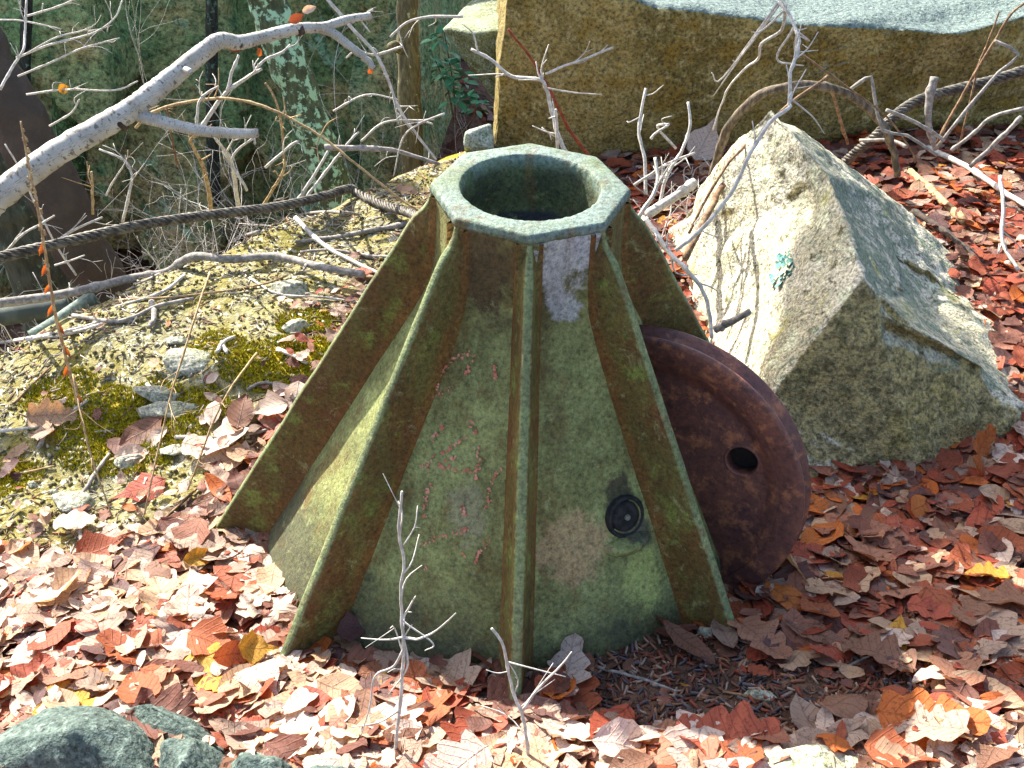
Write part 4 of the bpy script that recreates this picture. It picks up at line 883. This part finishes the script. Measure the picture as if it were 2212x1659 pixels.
def leaf_obj(name, si, colr, loc, q, sz, label, group, scale=(1, 1, 1)):
    key = (si, colr)
    if key not in MESHC: v, f, uv = SHP[si]; MESHC[key] = mesh(SHPK[si]+'_leaf', v, f, LEAFM[colr], True, uv)
    o = link(name, MESHC[key], None, loc); o.rotation_mode = 'QUATERNION'; o.rotation_quaternion = q; o.scale = (sz*scale[0], sz*scale[1], sz*scale[2]); return tag(o, label, 'leaf', group)
def nm_(c, kd, sz, loc, q, zn):
    b = 'large ' if sz > .125 else 'small ' if sz < .09 else ''
    return f'{b}{c} {KN[kd]} leaf pointing to {tipdir(loc, q)} {zn}'
KN = {'beech': 'beech', 'oak': 'oak', 'maple': 'maple', 'slim': 'narrow'}
for i in order[:262]:
    _, _, loc, q, sz, px, py = info[i]; zn = zone(px, py)
    for t_ in range(12):
        si = random.randrange(len(SHP)); kd = SHPK[si]
        c = random.choices([c[2] for c in LC], LW_SUN if px < 700 or py > 1540 else LW)[0]; lab = nm_(c, kd, sz, loc, q, zn)
        if lab not in USED and len(lab.split()) <= 16: break
    USED[lab] = 1
    leaf_obj(kd+'_leaf', si, c, loc, q, sz*(1.25 if kd == 'oak' else 1), lab, 'fallen leaves '+zn)
def leaf_stuff(idx, name, label, m=None):
    Vs, Fs, Us = [], [], []; n0 = 0
    for i in idx:
        _, _, loc, q, sz, px, py = info[i]; v, f, uv = random.choice(LOW); M = np.array(q.to_matrix())
        Vs.append((v*sz)@M.T+np.array(loc)); Fs.append(f+n0); Us.append(uv); n0 += len(v)
    o = link(name, mesh(name, np.vstack(Vs), np.vstack(Fs), m or LITM, True, np.vstack(Us))); tag(o, label, 'leaves', kind='stuff')
pale = lambda i: info[i][5] < 700+160*math.sin(i) or info[i][6] > 1540
leaf_stuff([i for i in range(nnear) if i not in ind and not pale(i)], 'leaf_litter', 'deep red brown autumn leaf litter right of and behind the iron base')
leaf_stuff([i for i in range(nnear) if i not in ind and pale(i)], 'leaf_litter', 'dry leaf litter painted pale for the sunlight left of the iron base', LITSUN)
nall = len(cand)
for q in range(5200):
    x, y = random.uniform(-1.5, 1.7), random.uniform(-1.0, 1.0)
    if q % 4 == 0: x, y = random.uniform(.2, 2.6), random.uniform(.4, 2.1)
    _p = proj(np.array([x, y, float(gz(x, y))]))
    if edge_s(x, y) > 0 or blocked(x, y) or random.random() < .7*soil_bare(_p[0], _p[1]) or random.random() < .93*float(mound(np.array(x), np.array(y))): continue
    sz = random.uniform(.015, .05); loc, qq = leaf_xf(x, y, sz, random.random()*1.1); px, py, _ = proj(np.array(loc)); info.append((0, 0, loc, qq, sz, px, py))
leaf_stuff([i for i in range(nall, len(info)) if not pale(i)], 'leaf_fragments', 'broken leaf pieces in the shaded litter')
leaf_stuff([i for i in range(nall, len(info)) if pale(i)], 'leaf_fragments', 'broken leaf pieces painted pale for the sunlight', LITSUN)
leaf_stuff(range(nnear, nall), 'ravine_leaves', 'dark fallen leaves carpeting the ravine and the far slope')

# single leaves one can point to
def one(px, py, kd, c, sz, rot, label, h=.02, y=None, sc=(1, 1, 1)):
    si = [i for i, k in enumerate(SHPK) if k == kd][sum(map(ord, label)) % 3]
    loc = G(px, py, h) if y is None else at(px, py, y)
    leaf_obj(kd+'_leaf', si, c, loc, Euler(rot).to_quaternion(), sz, label, None, sc)
one(1225, 1515, 'oak', 'russet', .17, (.1, .1, 1.3), 'very large russet oak leaf lying flat right of the front fin', .015)
one(2105, 1010, 'oak', 'orange', .15, (1.0, -.2, 1.1), 'large upright orange oak leaf standing against the right end of the boulder', .05)
one(1520, 345, 'maple', 'pale', .19, (.5, -.9, .8), 'big glowing pale leaf standing in the brush pile', .09)
one(1335, 285, 'beech', 'rusty red', .10, (1.2, 0, .9), 'rusty red leaf standing up against the big block', .06)
one(1700, 1250, 'beech', 'tan', .15, (.7, .2, 1.9), 'large tan leaf propped at the foot of the wheel', .04)
one(775, 1395, 'maple', 'purple brown', .075, (.3, 0, .2), 'small dark bluish leaf at the foot of the cone left of centre', .05)
one(650, 1200, 'beech', 'orange', .10, (1.2, .2, 1.8), 'orange leaf standing against the front left fin', .05)
one(440, 1225, 'beech', 'yellow', .08, (.5, .3, .6), 'yellow and orange curled leaf in the sunlit litter at left', .03)
one(565, 1430, 'maple', 'yellow', .08, (.3, .4, .3), 'bright yellow leaf beside the tip of the front left fin', .04)
one(2120, 1270, 'oak', 'yellow', .085, (.3, .2, 2.9), 'yellow lobed leaf in the sun patch at right', .035)
one(455, 553, 'beech', 'yellow', .075, (.2, .2, .2), 'golden leaf lying beyond the long branch on the ledge', .015)
one(520, 1440, 'beech', 'russet', .09, (.8, .2, .4), 'russet folded leaf left of the front left fin tip', .04)
one(1420, 1340, 'beech', 'rusty red', .085, (.6, .1, 1.5), 'coral red leaf lying in front of the right hand fin', .03)
one(1440, 1300, 'slim', 'dark tan', .11, (1.1, .3, 2.2), 'curled brown leaf standing at the foot of the cone on the right', .05)
one(135, 192, 'beech', 'yellow', .055, (1.3, .2, 1.3), 'small yellow leaf hanging on a fine twig at top left', y=1.4)
one(507, 105, 'beech', 'russet', .04, (1.2, .3, .2), 'russet leaf hanging under the birch limb left of the lichen trunk', y=1.24)
one(560, 112, 'beech', 'orange', .045, (1.4, .3, 1.4), 'orange leaf hanging under the birch limb in front of the lichen trunk', y=1.28)
one(640, 40, 'beech', 'russet', .05, (1.0, -.3, .6), 'russet leaf standing on top of the birch limb', y=1.36)
one(668, 20, 'beech', 'pale', .045, (1.0, -.3, .2), 'pale leaf near the top edge above the birch limb', y=1.4)
one(800, 150, 'beech', 'orange', .04, (1.3, -.3, 1.2), 'tiny orange leaf right of the birch tip', y=1.6)
one(120, 925, 'oak', 'tan', .12, (.6, .2, .3), 'tan oak leaf caught on the weed stalk at left', .04)
one(290, 990, 'beech', 'pale', .09, (.3, .1, .4), 'pale leaf under the yellow moss cushion', .015)
one(1225, 1390, 'oak', 'pale', .11, (.5, .1, 1.2), 'pale curled oak leaf right of the front fin', .03)
one(1050, 1440, 'maple', 'brown', .10, (.4, .1, 2.), 'brown leaf propped at the left side of the front fin', .03)
one(1890, 1440, 'oak', 'dark tan', .13, (.2, .2, 2.5), 'broad dark tan oak leaf in the lower right litter', .03)
one(1620, 1300, 'beech', 'rusty red', .08, (.4, .2, 1.9), 'coral leaf beside the front right fin tip', .03)
one(1980, 1120, 'beech', 'orange', .10, (.6, .3, .7), 'orange folded leaf below the large upright oak leaf', .035)
# unseen crown added to the thin dark beech to shade the right hand litter
def shade_crown():
    ca_, sa_, ta_ = cos(SUN_AZ), sin(SUN_AZ), math.tan(SUN_EL)
    org = np.array(BEECH.location); tip = at(455, -150, 4.0); topp = np.array([tip[0]+.1, tip[1]+.1, 6.4])
    V, F = tube([tip, tip+(topp-tip)*.5+[.05, 0, 0], topp], .024, .010, 8, 5); part('trunk', V, F, TW['dark'], BEECH)
    Vs, Fs, Us = [], [], []; n0 = 0; rr = random.Random(3)
    def clump(c, ax, n, keep=None):
        nonlocal n0
        for q in range(n):
            while True:
                d = np.array([rr.uniform(-1, 1) for _ in range(3)])
                if d@d < 1: break
            p = c+d*ax
            if keep and not keep(p): continue
            v, f, uv = rr.choice(LOW); M = np.array(Euler((rr.uniform(-1, 1), rr.uniform(-1, 1), rr.uniform(0, 6.3))).to_matrix())
            Vs.append((v*rr.uniform(.07, .11))@M.T+p); Fs.append(f+n0); Us.append(uv); n0 += len(v)
    def cw(p): a = -p[0]*ca_-p[1]*sa_; return p[0]*sa_-p[1]*ca_, p[2]+ta_*a          # across the light, along the light on the ground
    def cw0(x, y): return cw(np.array([x, y, 0.]))
    def keep(p):
        c, w_ = cw(p); hole = any(((c-h[0])/.085)**2+((w_-h[1])/.05)**2 < 1 for h in holes_)
        return c > .24 and not hole
    holes_ = [cw0(.98, -.30), cw0(1.06, -.36), cw0(1.14, -.40), cw0(.9, -.27)]
    tgt = [cw0(.95, -.05), cw0(1.15, -.15), cw0(.75, -.45), cw0(1.0, -.58), cw0(.72, -.25), cw0(1.3, .0), cw0(1.3, -.35)]
    for (c, w_) in tgt:
        a = -4.3; q = np.array([c*sa_-a*ca_, -c*ca_-a*sa_, w_-ta_*a]); clump(q, np.array([.27, .27, .19]), 420, keep)
        b0 = np.array([tip[0], tip[1], q[2]-.5]); V, F = tube([b0, (b0+q)/2+[0, 0, .06], q], .014, .004, 6, 5); part('limb', V, F, TW['dark'], BEECH)
    for q in range(7):
        p = np.array([tip[0]+rr.uniform(-.9, .5), tip[1]+rr.uniform(-.2, 1.), rr.uniform(5.6, 6.8)])
        if cw(p)[1] < 1.5: continue
        clump(p, np.array([.45, .45, .3]), 130); b0 = np.array([tip[0]+.06, tip[1]+.06, min(6.3, p[2]-.3)]); V, F = tube([b0, (b0+p)/2, p], .011, .004, 6, 4); part('limb', V, F, TW['dark'], BEECH)
    part('shade_crown', np.vstack(Vs), np.vstack(Fs), LITM, BEECH, True, np.vstack(Us))
shade_crown()
weed([(45, 262), (62, 360), (80, 440), (100, 560), (120, 680), (150, 800), (168, 870)], (.35, .28), 'tall dry weed stalk with seed pods and curled leaves at left', 9)
for pp, yy, lb in (([(453, 587), (420, 690), (365, 870), (312, 1113)], (.5, -.05), 'long thin bare stalk crossing the moss to the leaves'), ([(555, 762), (480, 870), (405, 1059)], (.4, .1), 'thin bare stalk leaning over the shaded moss'), ([(158, 808), (190, 960), (243, 1120)], (.2, .0), 'thin bare stalk below the weed stalk')):
    stick('thin_stalk', pp, 3, 'tan', lb, 'stalk', y=yy, r1=4, lift=0)

# ------------------------------------------------------------------ sticks lying on the ledge and the litter
stick('long_branch', [(-60, 668, .86), (0, 655, .90), (110, 640, .97), (190, 624, 1.03), (280, 602, 1.12), (360, 588, 1.2), (420, 582), (500, 588), (590, 580), (640, 588), (700, 606), (790, 622)], 11, 'grey', 'long bleached crooked branch lying across the mossy ledge', 'branch', lift=.045, r1=9, sides=10, knots=5,
      side=[([(285, 612), (305, 640)], None, 6), ([(650, 596), (660, 612)], None, 6)])
GS = [([(560, 508), (500, 520), (420, 560), (330, 600)], 5, 'grey', 'straight grey stick on the far part of the ledge'), ([(890, 488), (800, 505), (720, 520), (640, 530)], 6, 'grey', 'grey stick pointing at the left fin'), ([(640, 478), (690, 530), (750, 565), (830, 605)], 6, 'white', 'pale stick slanting down to the left fin'),
      ([(160, 690), (260, 700), (340, 670), (420, 650)], 5, 'grey', 'grey stick below the long branch'), ([(60, 740), (140, 730), (210, 710), (225, 705)], 5, 'white', 'curved pale twig at the lip of the ledge'), ([(205, 705), (290, 700)], 5, 'grey', 'short thick grey stick on the moss at left'), ([(330, 660), (335, 700), (325, 715)], 7, 'grey', 'stubby upright grey stick on the moss'),
      ([(0, 745), (80, 735), (160, 720), (220, 700)], 3, 'white', 'long thin twig along the left of the ledge'), ([(540, 605), (600, 640), (700, 650), (790, 660)], 3, 'white', 'thin pale twig above the bright moss'), ([(250, 655), (400, 645), (560, 620), (620, 600)], 3, 'tan', 'long tan stem lying under the long branch'),
      ([(600, 760), (640, 780), (665, 795)], 5, 'white', 'short pale stick on the moss touching the left fin'), ([(535, 850), (570, 835), (640, 842)], 4, 'grey', 'grey twig at the right of the moss'), ([(470, 770), (485, 745), (508, 735)], 5, 'white', 'whitish twig clump on the bright green moss'), ([(480, 745), (492, 770)], 4, 'white', 'tiny white twig in the bright green moss'),
      ([(380, 950), (450, 952), (530, 945), (590, 935)], 5, 'grey', 'grey stick lying below the shaded moss'), ([(480, 920), (540, 905), (600, 890)], 5, 'dark', 'dark stick at the foot of the left fin'), ([(320, 840), (345, 865), (350, 875)], 4, 'white', 'short twig leaning on the pale ridge stone'),
      ([(85, 975), (110, 930), (140, 890)], 5, 'grey', 'grey stick in the leaves at far left'), ([(170, 1090), (210, 1030), (238, 985)], 5, 'grey', 'straight grey stick at the foot of the ledge'), ([(0, 940), (70, 930), (130, 915), (190, 870)], 4, 'white', 'pale twig crossing the oak leaf at left'),
      ([(0, 1030), (60, 1025), (120, 1015)], 3, 'tan', 'tan stem on the shaded moss at left edge'), ([(180, 1100), (175, 1160), (195, 1230), (220, 1300)], 5, 'grey', 'bent grey twig running down through the sunlit leaves'), ([(245, 1345), (290, 1420), (335, 1500)], 4, 'white', 'pale twig slanting down to the long bottom stick'),
      ([(0, 1548), (120, 1540), (230, 1530), (330, 1517), (395, 1516), (470, 1513)], 7, 'grey', 'long grey stick lying above the bottom left stones'), ([(455, 1490), (530, 1420), (590, 1310), (655, 1245), (640, 1220)], 4, 'white', 'long bent pale twig climbing to the front left fin'), ([(590, 1290), (530, 1310), (500, 1325)], 3, 'white', 'short pale side twig left of the front left fin'),
      ([(210, 1280), (300, 1180), (420, 1070), (520, 985)], 3.5, 'brown', 'long thin brown stem crossing the leaves below the left fin'), ([(60, 1440), (120, 1330), (190, 1270), (240, 1250)], 3, 'brown', 'thin brown stem in the leaves at left'), ([(280, 1255), (360, 1230), (415, 1222)], 3.5, 'grey', 'short grey twig by the yellow curled leaf'),
      ([(390, 1310), (430, 1290), (500, 1215)], 2.5, 'brown', 'thin brown stem left of the purple leaves'), ([(1290, 1450), (1340, 1460), (1400, 1480), (1460, 1500)], 4, 'grey', 'grey twig lying on the bare soil'), ([(1650, 1400), (1740, 1425), (1800, 1445)], 3.5, 'dark', 'dark twig among leaves right of the fin tip'), ([(1790, 1470), (1850, 1440), (1880, 1425)], 4, 'grey', 'bluish grey stick in the lower right leaves'),
      ([(1560, 1500), (1600, 1510), (1650, 1520)], 3, 'brown', 'brown twig on the bare soil left of pebble'), ([(1370, 1600), (1400, 1560), (1415, 1540)], 3, 'dark', 'short dark twig on the soil at bottom centre'), ([(1700, 1260), (1800, 1275), (1880, 1285)], 2.5, 'dark', 'thin dark stem over the leaves below the boulder'), ([(2090, 1395), (2150, 1410), (2212, 1425)], 5, 'grey', 'grey stick in the sun patch at the right edge'),
      ([(1960, 1290), (2010, 1350), (2080, 1380)], 3, 'dark', 'dark stem in the right hand leaves'), ([(780, 470), (700, 462), (620, 470), (520, 478)], 3, 'grey', 'fine grey twig beside the cable'), ([(400, 600), (350, 640), (250, 670)], 4, 'white', 'pale twig under the long branch'), ([(860, 560), (800, 560), (720, 545), (650, 552)], 4, 'grey', 'grey twig left of the fin top'),
      ([(700, 880), (640, 905), (560, 960), (500, 1000)], 3, 'brown', 'brown twig below the left fin edge'), ([(30, 880), (60, 850), (110, 800)], 3, 'brown', 'brown stem on the moss at left')]
for pp, r, mk, lb in GS: stick('fallen_twig', pp, r, mk, lb, 'twig', r1=r*.7, group='fallen twigs on the ground')

# saplings sprouting in the foreground
stick('sprout', [(848, 1690, -.70), (856, 1600, -.69), (866, 1500, -.68), (872, 1400, -.67), (868, 1340, -.66), (866, 1270, -.655), (873, 1215, -.65), (862, 1150, -.65), (868, 1062, -.65)], 5, 'white', 'tall thin bare sprout standing in front of the cone', 'sprout', r1=3.5, lift=0,
      side=[([(873, 1380), (905, 1380), (945, 1360), (985, 1325)], (-.67, -.68), 4.5), ([(872, 1340), (885, 1310), (898, 1288)], (-.66, -.66), 4), ([(868, 1380), (830, 1382), (780, 1378)], (-.67, -.66), 3.5), ([(872, 1400), (850, 1440), (810, 1460), (800, 1520), (780, 1590)], (-.67, -.7), 4), ([(945, 1365), (935, 1390), (918, 1405)], (-.68, -.68), 3), ([(905, 1385), (880, 1440), (840, 1500)], (-.67, -.68), 4), ([(872, 1380), (890, 1350)], (-.67, -.67), 3), ([(866, 1530), (820, 1560), (760, 1570)], (-.68, -.7), 3.5)])
stick('sprout', [(1142, 1670, -.72), (1138, 1600, -.71), (1128, 1545, -.70), (1110, 1500, -.69), (1098, 1450, -.68), (1085, 1390, -.675), (1062, 1358, -.67)], 5, 'white', 'forked thin bare sprout right of the tall one by the front fin', 'sprout', r1=3.5, lift=0,
      side=[([(1132, 1535), (1170, 1480), (1210, 1440), (1235, 1408)], (-.70, -.69), 4.5), ([(1210, 1440), (1222, 1462)], (-.69, -.69), 3)])

# ------------------------------------------------------------------ green evergreen sprig by the slab
k = NB('evergreen_leaf'); k.col(k.mix(k.n('ShaderNodeObjectInfo').outputs['Random'], hexc('3f7a52'), hexc('5a9a6e'))); k.rough(.4)
EV = k.m
pb = at(985, 260, 3.6); pb[2] = float(gz(pb[0], pb[1]))
ev = empty('evergreen_sprig', pb, 'green broad leaved evergreen sprig growing beside the undercut slab', 'plant')
lm = None
for (px, py) in [(960, 60), (955, 80), (945, 90), (935, 130), (950, 140), (965, 150), (975, 160), (985, 130), (990, 155), (975, 180), (990, 190), (1005, 175), (1010, 195), (1025, 200), (985, 215), (1000, 225), (1015, 215), (1040, 220), (960, 170), (1030, 240), (1000, 205), (950, 155), (970, 130), (1000, 165)]:
    for q in range(4):
        c = at(px+random.gauss(0, 8), py+random.gauss(0, 8), 3.5+random.gauss(0, .05))
        if lm is None: v = np.array([(0, 0, 0), (.3, .2, .05), (.7, .22, .05), (1, 0, -.1), (.7, -.22, .05), (.3, -.2, .05), (.5, 0, 0)]); lm = mesh('leaf', v, [[0, 5, 6, 1], [1, 6, 3, 2], [5, 4, 3, 6]], EV)
        o = link('leaf', lm, ev, c-pb); o.rotation_euler = (random.uniform(-.6, .6), random.uniform(-.2, .7), random.uniform(0, 6.3)); L = random.uniform(.05, .085); o.scale = (L, L, L)
for (a, b) in (((985, 330), (960, 70)), ((985, 300), (1035, 225)), ((980, 260), (940, 130))):
    V, F = tube([at(a[0], a[1], 3.6), at((a[0]+b[0])/2+8, (a[1]+b[1])/2, 3.58), at(b[0], b[1], 3.52)], .006, .003, 5, 4); part('stem', V, F, TW['brown'], ev)

# ------------------------------------------------------------------ crumbs: twig bits, grit, moss tufts
def bits(n, fx, name, label, m, smin, smax, thin, dens):
    Vs, Fs = [], []; n0 = 0; tet = np.array([(-1, -thin, 0), (-1, thin, 0), (-1, 0, thin*1.6), (1, -thin, 0), (1, thin, 0), (1, 0, thin*1.6)]); ft = np.array([[0, 1, 2, 2], [3, 5, 4, 4], [0, 3, 4, 1], [1, 4, 5, 2], [2, 5, 3, 0]])
    xs, ys = fx(n*3); keep = dens(xs, ys) > rng.random(n*3); xs, ys = xs[keep][:n], ys[keep][:n]; zs = gz(xs, ys); a = rng.uniform(0, 6.28, len(xs)); L = rng.uniform(smin, smax, len(xs)); tl = rng.normal(0, .25, len(xs))
    tris = [[0, 2, 1], [3, 4, 5], [0, 1, 4], [0, 4, 3], [1, 2, 5], [1, 5, 4], [2, 0, 3], [2, 3, 5]]
    ca, sa = np.cos(a), np.sin(a); T = tet[None]*L[:, None, None]*np.array([1, 1, 1]); Z = T[..., 2]+T[..., 0]*tl[:, None]
    V = np.stack([T[..., 0]*ca[:, None]-T[..., 1]*sa[:, None]+xs[:, None], T[..., 0]*sa[:, None]+T[..., 1]*ca[:, None]+ys[:, None], Z+zs[:, None]+.002], -1).reshape(-1, 3)
    F = (np.array(tris)[None]+(np.arange(len(xs))*6)[:, None, None]).reshape(-1, 3)
    tag(link(name, mesh(name, V, F, m, False)), label, kind='stuff')
def crumb_mat(name, cols):
    k = NB(name); k.col(k.ramp(k.n('ShaderNodeNewGeometry').outputs['Random Per Island'], [(i/len(cols), hexc(c)) for i, c in enumerate(cols)], 'CONSTANT')); return k.m
box = lambda x0, x1, y0, y1: (lambda n: (rng.uniform(x0, x1, n), rng.uniform(y0, y1, n)))
bits(6500, box(-1.9, .2, -.15, 2.2), 'twig_bits', 'bits of bleached twig and bark scattered on the ledge', crumb_mat('twig_bits', ['a8a196', '8a8276', '6b5a48', 'c0b8aa', '8c6a50', '776a58']), .005, .022, .10, lambda x, y: (edge_s(x, y) < .02)*np.clip(.25+1.6*fbm(x*3+7, y*3, 3)+.5*sst(1.0, 1.8, y), .05, 1))
bits(11000, box(-.3, 1.4, -.95, -.3), 'soil_crumbs', 'crumbs of leaf, bark and grit on the bare soil', crumb_mat('soil_crumbs', ['6b4a3a', '8a6248', '4a3a34', '9a8474', '7a4030', '5a5458']), .003, .013, .3, lambda x, y: np.ones_like(x))
bits(6000, box(-1.9, .2, -.2, 2.2), 'grit', 'pale grit and lichen crumbs on the mossy ledge', crumb_mat('grit', ['8d866a', 'a39c88', '746a34', '6a6340', '8c8250', '625a44']), .002, .006, .8, lambda x, y: (edge_s(x, y) < .02)*1.)
def tufts(n):
    xs = rng.uniform(-1.8, .2, n*8); ys = rng.uniform(-.2, 2.2, n*8); m = moss_f(xs, ys)+.5*fbm(xs*8, ys*8, 3); keep = (m > .30) & (edge_s(xs, ys) < 0); xs, ys = xs[keep][:n], ys[keep][:n]; zs = gz(xs, ys); N = len(xs)
    B = []; 
    a = rng.uniform(0, 6.28, (N, 3)); L = rng.uniform(.004, .011, N); 
    base = np.stack([xs, ys, zs], 1); V = []
    for q in range(3):
        d = np.stack([np.cos(a[:, q]), np.sin(a[:, q]), np.zeros(N)], 1); p = np.stack([-d[:, 1], d[:, 0], d[:, 2]], 1)
        V += [base-p*.0022, base+p*.0022, base+d*L[:, None]*.6+np.array([0, 0, 1])*L[:, None]]
    V = np.stack(V, 1).reshape(-1, 3); F = np.arange(len(V)).reshape(-1, 3)
    tag(link('moss', mesh('moss', V, F, crumb_mat('moss_tufts', ['96840a', 'a8940e', '7f800c', 'b49c14', '76740c', '8f9a0c']), False)), 'yellow green moss cushions on the ledge', kind='stuff')
tufts(26000)
